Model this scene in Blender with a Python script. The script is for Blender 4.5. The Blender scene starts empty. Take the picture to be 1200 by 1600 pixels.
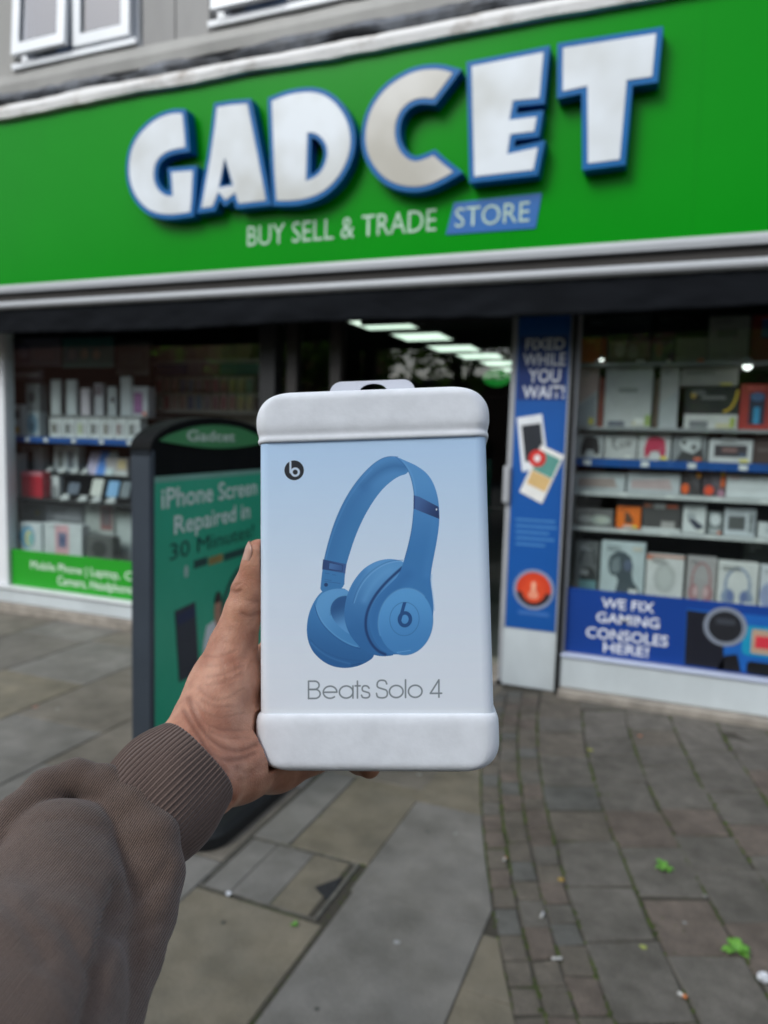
import bpy, bmesh, math, random
import numpy as np
from mathutils import Vector, Matrix
from mathutils.geometry import tessellate_polygon
R = math.radians
random.seed(7)
rng = np.random.default_rng(7)
sc = bpy.context.scene
COL = sc.collection

# ------------------------------------------------------------------ camera
YAW, PITCH, ROLL, DIST, EYE, F = R(21.8505), R(5.4981), R(1.6293), 4.4739, 1.5, 1150.0
fwd = np.array([-math.sin(YAW) * math.cos(PITCH), math.cos(YAW) * math.cos(PITCH), -math.sin(PITCH)])
r0 = np.array([math.cos(YAW), math.sin(YAW), 0.0])
u0 = np.cross(r0, fwd)
rgt = r0 * math.cos(ROLL) + u0 * math.sin(ROLL)
upv = u0 * math.cos(ROLL) - r0 * math.sin(ROLL)
EYEP = np.array([0.0, -DIST, EYE])
cam_d = bpy.data.cameras.new('camera')
cam = bpy.data.objects.new('camera', cam_d)
COL.objects.link(cam)
CM = Matrix([[rgt[0], upv[0], -fwd[0], EYEP[0]], [rgt[1], upv[1], -fwd[1], EYEP[1]], [rgt[2], upv[2], -fwd[2], EYEP[2]], [0, 0, 0, 1]])
cam.matrix_world = CM
cam_d.sensor_fit = 'VERTICAL'
cam_d.sensor_height = 36.0
cam_d.sensor_width = 27.0
cam_d.lens = 36.0 * F / 1600.0
cam_d.clip_start, cam_d.clip_end = 0.02, 400
cam_d.dof.use_dof = True
cam_d.dof.focus_distance = 0.395
cam_d.dof.aperture_fstop = 7.9
sc.camera = cam

# ------------------------------------------------------------------ sky, sun, exposure (bright overcast)
SUN = Vector((-0.45, -0.80, 0.82)).normalized()
w = bpy.data.worlds.new('World')
sc.world = w
w.use_nodes = True
nt = w.node_tree
bg = nt.nodes['Background']
sky = nt.nodes.new('ShaderNodeTexSky')
sky.sky_type = 'NISHITA'
sky.sun_disc = False
sky.sun_elevation = math.asin(SUN.z)
sky.sun_rotation = math.atan2(SUN.x, SUN.y)
sky.dust_density = 1.5
sky.ozone_density = 1.0
hs = nt.nodes.new('ShaderNodeHueSaturation')
hs.inputs['Saturation'].default_value = 0.55
nt.links.new(sky.outputs[0], hs.inputs['Color'])
nt.links.new(hs.outputs[0], bg.inputs['Color'])
bg.inputs['Strength'].default_value = 0.145
sun_d = bpy.data.lights.new('sun', 'SUN')
sun_d.energy = 1.5
sun_d.angle = R(28)
sun_d.color = (0.95, 1.0, 0.99)
sun = bpy.data.objects.new('sun', sun_d)
COL.objects.link(sun)
sun.rotation_euler = SUN.to_track_quat('Z', 'Y').to_euler()
sc.view_settings.view_transform = 'Standard'
sc.view_settings.look = 'None'
sc.view_settings.gamma = 1.0
sc.view_settings.use_curve_mapping = False
sc.view_settings.exposure = 0.62
sc.render.film_transparent = False
try:
    sc.cycles.use_denoising = True
    sc.cycles.max_bounces = 8
    sc.cycles.transparent_max_bounces = 16
    sc.cycles.caustics_reflective = False
    sc.cycles.caustics_refractive = False
except Exception:
    pass

# ------------------------------------------------------------------ measuring helpers: where a sight line meets a real plane
def ray(px, py):
    return rgt * (px - 600) / F + upv * (800 - py) / F + fwd
def fac(px, py, y=0.0):
    q = ray(px, py)
    p = EYEP + q * ((y - EYEP[1]) / q[1])
    return float(p[0]), float(p[2])
def gnd(px, py, z=0.0):
    q = ray(px, py)
    p = EYEP + q * ((z - EYEP[2]) / q[2])
    return float(p[0]), float(p[1])
def S(r, g, b):
    f = lambda c: (c / 255 / 12.92) if c / 255 <= 0.04045 else ((c / 255 + 0.055) / 1.055) ** 2.4
    return (f(r), f(g), f(b))

# ------------------------------------------------------------------ materials
MATS = {}
def mat(name, col, rough=0.5, var=0.12, scale=8.0, bump=0.0, bscale=60.0, metal=0.0, spec=0.5, col2=None, emit=None, coat=0.0, contrast=(0.35, 0.65), sss=0.0, detail=5.0, stretch=None, grime=0.0):
    if name in MATS:
        return MATS[name]
    m = bpy.data.materials.new(name)
    m.use_nodes = True
    t = m.node_tree
    b = t.nodes['Principled BSDF']
    tc = t.nodes.new('ShaderNodeTexCoord')
    src = tc.outputs['Object']
    if stretch:
        mp = t.nodes.new('ShaderNodeMapping')
        mp.inputs['Scale'].default_value = stretch
        t.links.new(src, mp.inputs['Vector'])
        src = mp.outputs[0]
    n = t.nodes.new('ShaderNodeTexNoise')
    n.inputs['Scale'].default_value = scale
    n.inputs['Detail'].default_value = detail
    n.inputs['Roughness'].default_value = 0.6
    t.links.new(src, n.inputs['Vector'])
    cr = t.nodes.new('ShaderNodeValToRGB')
    cr.color_ramp.elements[0].position, cr.color_ramp.elements[1].position = contrast
    c2 = col2 if col2 else tuple(max(0, c * (1 - var)) for c in col)
    c1 = col if col2 else tuple(min(1, c * (1 + var * 0.5)) for c in col)
    cr.color_ramp.elements[0].color = (*c2, 1)
    cr.color_ramp.elements[1].color = (*c1, 1)
    t.links.new(n.outputs['Fac'], cr.inputs['Fac'])
    csrc = cr.outputs['Color']
    if grime:                              # broad stains and fine grit over the base tone
        for sc_n, lo_n, hi_n, p0, p1 in ((1.7, 1 - grime, 1.06, 0.36, 0.62), (9.0, 1 - grime * 0.7, 1.05, 0.38, 0.6), (230.0, 1 - grime * 0.9, 1 + grime * 0.6, 0.3, 0.7)):
            ng = t.nodes.new('ShaderNodeTexNoise')
            ng.inputs['Scale'].default_value = sc_n
            ng.inputs['Detail'].default_value = 6
            t.links.new(src, ng.inputs['Vector'])
            rg_ = t.nodes.new('ShaderNodeValToRGB')
            rg_.color_ramp.elements[0].position, rg_.color_ramp.elements[1].position = p0, p1
            rg_.color_ramp.elements[0].color = (lo_n, lo_n, lo_n * 0.98, 1)
            rg_.color_ramp.elements[1].color = (hi_n, hi_n, hi_n, 1)
            t.links.new(ng.outputs['Fac'], rg_.inputs['Fac'])
            mg = t.nodes.new('ShaderNodeMix')
            mg.data_type, mg.blend_type = 'RGBA', 'MULTIPLY'
            mg.inputs[0].default_value = 1.0
            t.links.new(csrc, mg.inputs[6])
            t.links.new(rg_.outputs['Color'], mg.inputs[7])
            csrc = mg.outputs[2]
    t.links.new(csrc, b.inputs['Base Color'])
    b.inputs['Roughness'].default_value = rough
    b.inputs['Metallic'].default_value = metal
    b.inputs['Specular IOR Level'].default_value = spec
    b.inputs['Coat Weight'].default_value = coat
    if sss:
        b.inputs['Subsurface Weight'].default_value = sss
        b.inputs['Subsurface Radius'].default_value = (0.008, 0.003, 0.0015)
        b.inputs['Subsurface Scale'].default_value = 0.35
    if bump:
        n2 = t.nodes.new('ShaderNodeTexNoise')
        n2.inputs['Scale'].default_value = bscale
        n2.inputs['Detail'].default_value = 6
        t.links.new(src, n2.inputs['Vector'])
        bp = t.nodes.new('ShaderNodeBump')
        bp.inputs['Strength'].default_value = bump
        bp.inputs['Distance'].default_value = 0.01
        t.links.new(n2.outputs['Fac'], bp.inputs['Height'])
        t.links.new(bp.outputs[0], b.inputs['Normal'])
    if emit:
        b.inputs['Emission Color'].default_value = (*emit[0], 1)
        b.inputs['Emission Strength'].default_value = emit[1]
    MATS[name] = m
    return m
def flat(r, g, b, rough=0.45):            # printed or painted colour, given in sRGB
    return mat('print_%d_%d_%d' % (r, g, b), S(r, g, b), rough=rough, var=0.07, scale=14)
def glass_mat(name, tint=(1, 1, 1), rough=0.0, boost=1.0):
    m = bpy.data.materials.new(name)
    m.use_nodes = True
    t = m.node_tree
    for nd in list(t.nodes):
        if nd.type != 'OUTPUT_MATERIAL':
            t.nodes.remove(nd)
    out = [nd for nd in t.nodes if nd.type == 'OUTPUT_MATERIAL'][0]
    tr = t.nodes.new('ShaderNodeBsdfTransparent')
    tr.inputs[0].default_value = (*tint, 1)
    gl = t.nodes.new('ShaderNodeBsdfGlossy')
    gl.inputs['Roughness'].default_value = rough
    fr = t.nodes.new('ShaderNodeFresnel')
    fr.inputs['IOR'].default_value = 1.5
    ge = t.nodes.new('ShaderNodeNewGeometry')          # same mirror strength from either face of the pane
    io = t.nodes.new('ShaderNodeMath')
    io.operation = 'MULTIPLY_ADD'
    io.inputs[1].default_value, io.inputs[2].default_value = 1 / 1.5 - 1.5, 1.5
    t.links.new(ge.outputs['Backfacing'], io.inputs[0])
    t.links.new(io.outputs[0], fr.inputs['IOR'])
    mu = t.nodes.new('ShaderNodeMath')
    mu.operation = 'MULTIPLY'
    mu.inputs[1].default_value = boost
    mu.use_clamp = True
    mx = t.nodes.new('ShaderNodeMixShader')
    t.links.new(fr.outputs[0], mu.inputs[0])
    t.links.new(mu.outputs[0], mx.inputs[0])
    t.links.new(tr.outputs[0], mx.inputs[1])
    t.links.new(gl.outputs[0], mx.inputs[2])
    t.links.new(mx.outputs[0], out.inputs['Surface'])
    return m

# ------------------------------------------------------------------ object helpers
def tag(o, label=None, cat=None, group=None, kind=None):
    if label: o['label'] = label
    if cat: o['category'] = cat
    if group: o['group'] = group
    if kind: o['kind'] = kind
    return o
def thing(name, label, cat, loc=(0, 0, 0), group=None):
    o = bpy.data.objects.new(name, None)
    o.empty_display_size = 0.05
    o.location = loc
    COL.objects.link(o)
    return tag(o, label, cat, group)
def adopt(o, parent):
    if parent is not None:
        o.parent = parent
        off = Vector(parent.location) if parent.parent is None else Vector((0, 0, 0))   # parts sit at the street origin
        o.matrix_parent_inverse = Matrix.Translation(-off)
    return o
def mesh(name, verts, faces, m=None, parent=None, smooth=False):
    me = bpy.data.meshes.new(name)
    me.from_pydata([tuple(map(float, v)) for v in verts], [], [tuple(map(int, f)) for f in faces])
    me.update()
    if smooth:
        me.polygons.foreach_set('use_smooth', [True] * len(me.polygons))
    if m: me.materials.append(m)
    o = bpy.data.objects.new(name, me)
    COL.objects.link(o)
    return adopt(o, parent)
def fix_normals(o):
    bm = bmesh.new()
    bm.from_mesh(o.data)
    bmesh.ops.recalc_face_normals(bm, faces=bm.faces)
    bm.to_mesh(o.data)
    bm.free()
    return o
def cube(name, x0, x1, y0, y1, z0, z1, m=None, parent=None, bev=0.0):
    v = [(x, y, z) for x in (x0, x1) for y in (y0, y1) for z in (z0, z1)]
    f = [(0, 1, 3, 2), (4, 6, 7, 5), (0, 4, 5, 1), (2, 3, 7, 6), (0, 2, 6, 4), (1, 5, 7, 3)]
    o = mesh(name, v, f, m, parent)
    if bev:
        bm = bmesh.new()
        bm.from_mesh(o.data)
        bmesh.ops.bevel(bm, geom=list(bm.edges), offset=bev, segments=2, affect='EDGES', profile=0.5)
        bm.to_mesh(o.data)
        bm.free()
    return o
def tess(loops):
    """triangles over outer loop + holes (2D); returns flat vertex list and faces"""
    vl = [[Vector((p[0], p[1], 0)) for p in l] for l in loops]
    tri = tessellate_polygon(vl)
    flatv = [p for l in loops for p in l]
    return flatv, tri
def plate(name, loops, y0, y1, m=None, parent=None, frame=None):
    """a flat shape in (x,z), front at y0, back at y1; frame maps (a, depth, z) to the world"""
    fr = frame if frame else (lambda a, y, z: (a, y, z))
    v2, tri = tess(loops)
    n = len(v2)
    verts = [fr(p[0], y0, p[1]) for p in v2] + [fr(p[0], y1, p[1]) for p in v2]
    faces = [tuple(t) for t in tri] + [tuple(a + n for a in reversed(t)) for t in tri]
    k = 0
    for l in loops:
        L = len(l)
        for i in range(L):
            j = (i + 1) % L
            faces.append((k + i, k + j, k + j + n, k + i + n))
        k += L
    o = mesh(name, verts, faces, m, parent)
    return fix_normals(o)
def rect(x0, x1, z0, z1):
    return [(x0, z0), (x1, z0), (x1, z1), (x0, z1)]
def ell(cx, cz, rx, rz, n=28, a0=0, a1=360, rot=0):
    out = []
    full = abs(a1 - a0) >= 360
    for i in range(n if full else n + 1):
        a = R(a0 + (a1 - a0) * i / n)
        x, z = rx * math.cos(a), rz * math.sin(a)
        out.append((cx + x * math.cos(rot) - z * math.sin(rot), cz + x * math.sin(rot) + z * math.cos(rot)))
    return out
def rrect(x0, x1, z0, z1, r, n=5):
    out = []
    for cx, cz, a in ((x1 - r, z1 - r, 0), (x0 + r, z1 - r, 90), (x0 + r, z0 + r, 180), (x1 - r, z0 + r, 270)):
        for i in range(n + 1):
            t = R(a + 90 * i / n)
            out.append((cx + r * math.cos(t), cz + r * math.sin(t)))
    return out
def arcband(cx, cz, rx, rz, wd, a0, a1, n=24):
    o = ell(cx, cz, rx, rz, n, a0, a1)
    i = ell(cx, cz, rx - wd, rz - wd, n, a0, a1)
    return o + i[::-1]
def offset_loop(l, d):
    """mitred offset of a closed 2D loop, positive = outward for a counter-clockwise loop"""
    n = len(l)
    P = np.array(l, float)
    out = []
    for i in range(n):
        a, b, c = P[i - 1], P[i], P[(i + 1) % n]
        e1, e2 = b - a, c - b
        n1 = np.array([e1[1], -e1[0]]) / (np.hypot(*e1) + 1e-9)
        n2 = np.array([e2[1], -e2[0]]) / (np.hypot(*e2) + 1e-9)
        mdir = n1 + n2
        k = max(0.45, 1 + float(n1 @ n2))
        out.append(tuple(b + mdir * d / k))
    return out
def area(l):
    return 0.5 * sum(l[i - 1][0] * l[i][1] - l[i][0] * l[i - 1][1] for i in range(len(l)))
def text(name, s, x0, x1, z0, z1, y, m, parent, bold=0.0, frame=None, depth=0.002, keep=False, shear=0.0):
    """one line of lettering fitted between x0..x1 (width) and z0..z1 (base line to cap height)"""
    cu = bpy.data.curves.new('lettering', 'FONT')
    cu.body = s
    cu.size = 1.0
    cu.offset = bold
    cu.shear = shear
    cu.resolution_u = 3
    ob = bpy.data.objects.new('lettering', cu)
    COL.objects.link(ob)
    dg = bpy.context.evaluated_depsgraph_get()
    me = bpy.data.meshes.new_from_object(ob.evaluated_get(dg))
    bpy.data.objects.remove(ob)
    bpy.data.curves.remove(cu)
    n = len(me.vertices)
    co = np.zeros(n * 3)
    me.vertices.foreach_get('co', co)
    co = co.reshape(-1, 3)
    xa, xb = co[:, 0].min(), co[:, 0].max()
    cap = 0.727
    sx = (x1 - x0) / (xb - xa)
    sz = (z1 - z0) / cap
    fr = frame if frame else (lambda a, yy, z: (a, yy, z))
    pts = [fr(x0 + (p[0] - xa) * sx, y, z0 + p[1] * sz) for p in co]
    me.vertices.foreach_set('co', np.array(pts, float).ravel())
    me.update()
    me.materials.clear()
    me.materials.append(m)
    me.name = name
    o = bpy.data.objects.new(name, me)
    COL.objects.link(o)
    return adopt(o, parent)
def loft(name, rings, m=None, parent=None, smooth=True, cap0=True, cap1=True, closed=True):
    n = len(rings[0])
    v = [p for r in rings for p in r]
    f = []
    for i in range(len(rings) - 1):
        for j in range(n if closed else n - 1):
            k = (j + 1) % n
            f.append((i * n + j, i * n + k, (i + 1) * n + k, (i + 1) * n + j))
    if cap0: f.append(tuple(range(n))[::-1])
    if cap1: f.append(tuple((len(rings) - 1) * n + j for j in range(n)))
    o = mesh(name, v, f, m, parent, smooth)
    return fix_normals(o)
def bar(name, a, b, r, m, parent=None, n=10):
    a, b = Vector(a), Vector(b)
    d = (b - a).normalized()
    s = d.orthogonal().normalized()
    t = d.cross(s)
    rings = [[tuple(c + s * (r * math.cos(2 * math.pi * i / n)) + t * (r * math.sin(2 * math.pi * i / n))) for i in range(n)] for c in (a, b)]
    return loft(name, rings, m, parent)

# ================================================================== large structure
M_render = mat('grey_render', S(162, 160, 156), 0.9, 0.16, 1.6, 0.10, 40, stretch=(1, 1, 0.35))
M_render2 = mat('grey_render_panel', S(154, 152, 150), 0.9, 0.14, 2.2, 0.08, 35, stretch=(1, 1, 0.3))
M_cornice = mat('peeling_white_paint', S(215, 213, 211), 0.85, 0.3, 5, 0.5, 25, col2=S(150, 140, 130), contrast=(0.25, 0.5))
M_lead = mat('lead_flashing', S(92, 96, 104), 0.6, 0.5, 7, 1.0, 14, col2=S(44, 45, 49))
M_upvc = mat('white_window_frame', S(225, 227, 230), 0.35, 0.05, 3)
M_alu = mat('silver_trim', S(166, 168, 172), 0.5, 0.08, 4, stretch=(0.2, 1, 1))
M_black = mat('black_powder_coat', S(24, 25, 27), 0.5, 0.3, 5)
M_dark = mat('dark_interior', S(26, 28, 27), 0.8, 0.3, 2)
M_riser = mat('white_stall_riser', S(196, 203, 206), 0.55, 0.1, 3, 0.05, 30, stretch=(1, 1, 0.5))
M_conc = mat('concrete_plinth', S(150, 142, 132), 0.9, 0.3, 9, 0.4, 60)
M_glass = glass_mat('shop_glass', (0.94, 0.97, 0.96), boost=1.35)
M_glass_blue = glass_mat('upstairs_glass', (0.35, 0.4, 0.45), boost=4.0)
M_soffit = mat('soffit_board', S(40, 41, 42), 0.8, 0.2, 3)

SY = -0.30                                  # front of the fascia; the shopfront itself is at y = 0
bld = thing('shop_building', 'grey rendered shop building with white framed windows above the green fascia', 'building', (-2.0, 0.3, 0))
zled = 4.0
# upper wall: render panels between vertical joints
WY = -0.16
z_c0 = fac(0, 192, SY)[1]                   # top of fascia
z_c1 = fac(0, 165, SY - 0.08)[1]
zs = fac(60, 200 / 2 + 5, WY)[1]            # under the window sill
wl0, wl1 = fac(30, 60, WY)[0], fac(214, 40, WY)[0]
wr0 = fac(337, 20, WY)[0]
wr1 = wr0 + (wl1 - wl0)
zt = zs + 1.35
edges = [-9.0, -6.3, wl0 - 0.02, wl1 + 0.02]
for a, b in ((-9, -7.6), (-7.59, -6.2), (-6.19, wl0 - 0.05), (wl1 + 0.05, (wl1 + wr0) / 2 - 0.004), ((wl1 + wr0) / 2 + 0.004, wr0 - 0.05), (wr1 + 0.05, wr1 + 0.8), (wr1 + 0.81, 1.5), (1.51, 4.0)):
    cube('wall_panel', a, b, WY, 0.1, zs - 0.02, zt + 1.2, M_render2 if (a > wl1 and b < wr0) else M_render, bld, 0.006)
cube('wall', -9, 4, WY + 0.03, 0.4, z_c0 - 0.2, zs - 0.025, M_render, bld)
for a, b in ((wl0 - 0.05, wl1 + 0.05), (wr0 - 0.05, wr1 + 0.05)):
    cube('wall_panel', a, b, WY + 0.05, 0.1, zt + 0.03, zt + 1.2, M_render, bld, 0.006)
cube('wall', -9, 4, 0.41, 0.6, 2.75, zt + 1.2, M_render, bld)
# weathered ledge: render strip, lumpy lead flashing, white cornice
def ledge(name, y_front, ztop, zbot, m, amp, step, seed):
    rr = np.random.default_rng(seed)
    xs = np.arange(-9, 4.01, step)
    rings = []
    off = np.convolve(rr.normal(0, amp, len(xs) + 4), np.ones(5) / 5, 'valid') * 2
    off2 = np.convolve(rr.normal(0, amp, len(xs) + 4), np.ones(5) / 5, 'valid') * 2
    for x, o1, o2 in zip(xs, off, off2):
        zc = (ztop + zbot) / 2
        rings.append([(x, 0.0, ztop + o1), (x, y_front + 0.02, ztop + o1), (x, y_front - abs(o2) * 0.6, zc), (x, y_front + 0.006, zbot + o2), (x, 0.0, zbot + o2)])
    return loft(name, rings, m, bld, smooth=False)
za = fac(0, 128, WY - 0.06)[1]
zb = fac(0, 148, SY - 0.02)[1]
zc_ = fac(0, 166, SY - 0.06)[1]
ledge('string_course', WY - 0.05, zs - 0.03, za - 0.10, M_render, 0.006, 0.11, 3)
zf0, zf1 = fac(0, 164, SY - 0.03)[1], fac(0, 147, SY - 0.03)[1]
ledge('lead_flashing', SY - 0.03, zf1, zf0, M_lead, 0.012, 0.07, 4)
ledge('cornice', SY - 0.045, zf0 - 0.006, z_c0 + 0.012, M_cornice, 0.005, 0.09, 5)
# upstairs windows: frame, mullion, two sashes, the left one open at the bottom
def window(x0, x1, z0, z1, open_left):
    fw = 0.05
    fr = plate('window', [rect(x0, x1, z0, z1), rect(x0 + fw, (x0 + x1) / 2 - 0.03, z0 + fw, z1 - fw)[::-1], rect((x0 + x1) / 2 + 0.03, x1 - fw, z0 + fw, z1 - fw)[::-1]], WY + 0.02, WY + 0.09, M_upvc, bld)
    sl = cube('sill', x0 - 0.03, x1 + 0.03, WY - 0.05, WY + 0.1, z0 - 0.045, z0 - 0.003, M_upvc, fr, 0.006)
    for k, (a, b) in enumerate(((x0 + 0.03, (x0 + x1) / 2 - 0.012), ((x0 + x1) / 2 + 0.012, x1 - 0.03))):
        ang = R(3.5) if (k == 0 and open_left) else R(1.0)
        h0, h1, zz, yy = z0 + 0.025, z1 - 0.03, z1 - 0.03, WY + 0.018
        def hinge(aa, y, z, zz=zz, yy=yy, ang=ang):
            dz, dy = z - zz, y
            return (aa, yy + dy * math.cos(ang) + dz * math.sin(ang), zz + dz * math.cos(ang) - dy * math.sin(ang))
        s = plate('sash', [rect(a, b, h0, h1), rect(a + 0.07, b - 0.07, h0 + 0.075, h1 - 0.07)[::-1]], -0.045, -0.002, M_upvc, fr, hinge)
        plate('pane', [rect(a + 0.065, b - 0.065, h0 + 0.07, h1 - 0.065)], -0.024, -0.018, M_glass_blue, fr, hinge)
    cube('room_backing', x0, x1, WY + 0.35, WY + 0.37, z0, z1, mat('sky_tint_backing', S(112, 134, 172), 0.9, 0.2, 3), fr)  # blue of the backing paints in the sky mirrored by the panes
zw0 = fac(60, 93, WY)[1] - 0.02
window(wl0, wl1, zw0, zt, True)
window(wr0, wr1, zw0, zt, True)

# ------------------------------------------------------------------ shopfront carcass
def fx(px, py, y=0.0): return fac(px, py, y)[0]
def fz(px, py, y=0.0): return fac(px, py, y)[1]
XL = fx(11, 720)                 # left window: glass from XL to XLR
XLR = fx(405, 640)
ZRIS = fz(14, 914)               # top of stall riser (left)
ZRISR = fz(886, 1020)
XP0, XP1 = fx(803, 785), fx(881, 785)   # pilaster
XW0 = fx(893, 785)               # right window from here
XR = 2.6
Z0S = 0.03
ZS = 2.30                        # soffit
cube('soffit', -9, 4, SY + 0.03, 0.6, ZS + 0.2, ZS + 0.26, M_soffit, bld)
cube('fascia_backing', -9, 4, SY + 0.03, SY + 0.1, ZS + 0.27, z_c0 - 0.005, M_soffit, bld)
cube('window_head', -9, 4, 0.0, 0.12, 2.315, ZS + 0.19, M_black, bld)
# left pier and frame
cube('pier', -9, XL - 0.16, -0.02, 0.1, 0.0, 2.31, M_riser, bld, 0.01)
cube('window_post', XL - 0.15, XL, -0.015, 0.09, ZRIS + 0.002, 2.31, M_upvc, bld, 0.008)
cube('stall_riser', XL - 0.155, XLR + 0.1, -0.03, 0.10, 0.075, ZRIS - 0.022, M_riser, bld, 0.006)
cube('window_sill', XL - 0.155, XLR + 0.1, -0.05, 0.10, ZRIS - 0.02, ZRIS, M_upvc, bld, 0.004)
cube('plinth', XL - 0.3, XLR + 0.1, -0.075, 0.10, -0.02, 0.073, M_conc, bld, 0.01)
cube('window_post', XLR, fx(430, 640), -0.01, 0.09, ZRIS + 0.002, 2.31, M_black, bld, 0.005)
cube('window_glass', XL + 0.002, XLR - 0.002, 0.034, 0.040, ZRIS + 0.002, 2.31, M_glass, bld)
# right window
cube('stall_riser', XP1 + 0.03, XR, -0.02, 0.10, 0.045, ZRISR - 0.022, M_riser, bld, 0.006)
cube('window_sill', XP1 + 0.03, XR, -0.032, 0.10, ZRISR - 0.02, ZRISR, mat('pale_blue_sill', S(190, 198, 220), 0.4, 0.05, 4), bld, 0.004)
cube('plinth', XP1 + 0.03, XR, -0.085, 0.10, -0.02, 0.043, M_conc, bld, 0.01)
cube('shutter_guide', XP1 + 0.004, XP1 + 0.03, -0.035, 0.05, 0.0, 2.31, M_black, bld, 0.003)
cube('window_post', XP1 + 0.032, XW0, -0.012, 0.09, ZRISR + 0.002, 2.31, M_alu, bld, 0.005)
cube('window_glass', XW0 + 0.002, XR, 0.034, 0.040, ZRISR + 0.002, 2.31, M_glass, bld)
# pilaster between doorway and right window
cube('pilaster', XP0 - 0.03, XP1, 0.0, 0.55, 0.0, 2.31, M_riser, bld, 0.006)
cube('pilaster_edge', XP0 - 0.055, XP0 - 0.032, 0.004, 0.3, 0.02, 2.31, M_alu, bld, 0.003)
# doorway: side light frames, glazed leaf, threshold
for a, b in ((445, 461), (513, 530)):
    cube('door_post', fx(a, 580), fx(b, 580), 0.02, 0.10, 0.02, 2.31, mat('brown_black_frame', S(44, 40, 38), 0.45, 0.2, 4), bld, 0.004)
cube('side_light', fx(431, 580), fx(512, 580), 0.05, 0.056, 0.05, 2.31, M_glass, bld)
cube('door_leaf', fx(531, 580), XP0 - 0.06, 0.33, 0.338, 0.03, 2.30, M_glass, bld)
cube('door_rail', fx(531, 580), XP0 - 0.06, 0.31, 0.36, 2.302, 2.33, M_black, bld, 0.004)
cube('door_pull', fx(790, 755) - 0.01, fx(800, 755) - 0.01, -0.03, -0.012, fz(796, 785), fz(796, 728), M_alu, bld, 0.005)
cube('threshold', XLR + 0.1, XP0 - 0.06, -0.02, 0.5, -0.02, 0.02, M_conc, bld, 0.006)
# shop room
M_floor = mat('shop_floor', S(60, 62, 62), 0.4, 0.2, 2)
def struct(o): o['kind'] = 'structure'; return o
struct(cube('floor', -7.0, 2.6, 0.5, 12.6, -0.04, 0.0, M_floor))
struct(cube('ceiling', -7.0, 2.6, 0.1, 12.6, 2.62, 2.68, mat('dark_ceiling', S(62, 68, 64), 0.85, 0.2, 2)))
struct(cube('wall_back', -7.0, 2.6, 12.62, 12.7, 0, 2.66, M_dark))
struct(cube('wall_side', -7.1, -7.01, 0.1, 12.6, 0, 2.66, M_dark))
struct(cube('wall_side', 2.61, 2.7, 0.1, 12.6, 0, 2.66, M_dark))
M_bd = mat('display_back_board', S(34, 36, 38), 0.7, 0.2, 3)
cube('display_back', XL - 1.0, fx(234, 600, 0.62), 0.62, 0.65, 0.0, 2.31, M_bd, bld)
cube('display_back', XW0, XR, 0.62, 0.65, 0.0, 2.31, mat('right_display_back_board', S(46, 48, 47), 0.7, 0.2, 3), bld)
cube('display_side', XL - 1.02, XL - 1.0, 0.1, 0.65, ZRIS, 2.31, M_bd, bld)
cube('display_floor', XL - 0.99, XLR, 0.05, 0.61, 0.40, 0.47, mat('grey_display_floor', S(120, 122, 122), 0.6, 0.1, 4), bld)
cube('display_floor', XW0 - 0.3, XR, 0.05, 0.61, 0.55, 0.60, mat('grey_display_floor', S(120, 122, 122)), bld)
cube('window_head_inner', -7.0, 2.6, 0.13, 0.61, 2.46, 2.6, M_dark, bld)

# ------------------------------------------------------------------ street surface
M_joint = mat('mossy_joint_dirt', S(62, 58, 50), 0.95, 0.3, 4.5, 0.6, 90, col2=S(56, 66, 28), contrast=(0.33, 0.46))
struct(cube('ground', -60, 60, -60, 0.5, -0.10, -0.05, mat('road_bed', S(70, 70, 68), 0.9, 0.2, 0.5)))
pav = mesh('pavement', [(-9, -6, -0.0055), (4, -6, -0.0055), (4, 0.0, -0.0055), (-9, 0.0, -0.0055)], [(0, 1, 2, 3)], M_joint)
pav['kind'] = 'structure'
struct(mesh('road', [(-60, -45, -0.045), (60, -45, -0.045), (60, -6.0, -0.045), (-60, -6.0, -0.045)], [(0, 1, 2, 3)], mat('asphalt', S(62, 62, 63), 0.9, 0.2, 3, 0.4, 80)))
SLABM = [mat('paving_stone_%s' % n, S(*c), 0.78, 0.2, 5.5, 0.3, 70, col2=S(*c2), contrast=(0.3, 0.7), detail=8, grime=0.2) for n, c, c2 in (
    ('grey', (129, 125, 120), (112, 109, 105)), ('buff', (128, 119, 103), (110, 104, 92)), ('warm', (124, 117, 107), (108, 102, 94)), ('dark', (120, 115, 108), (104, 99, 94)))]
PAVM = [mat('paver_stone_%s' % n, S(*c), 0.9, 0.25, 16, 0.8, 130, col2=S(*c2), contrast=(0.3, 0.7), detail=8, grime=0.26) for n, c, c2 in (
    ('grey', (117, 112, 105), (97, 92, 86)), ('brown', (117, 109, 99), (97, 90, 82)), ('red', (118, 106, 97), (98, 88, 81)), ('slate', (112, 110, 106), (93, 92, 88)))]
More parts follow.
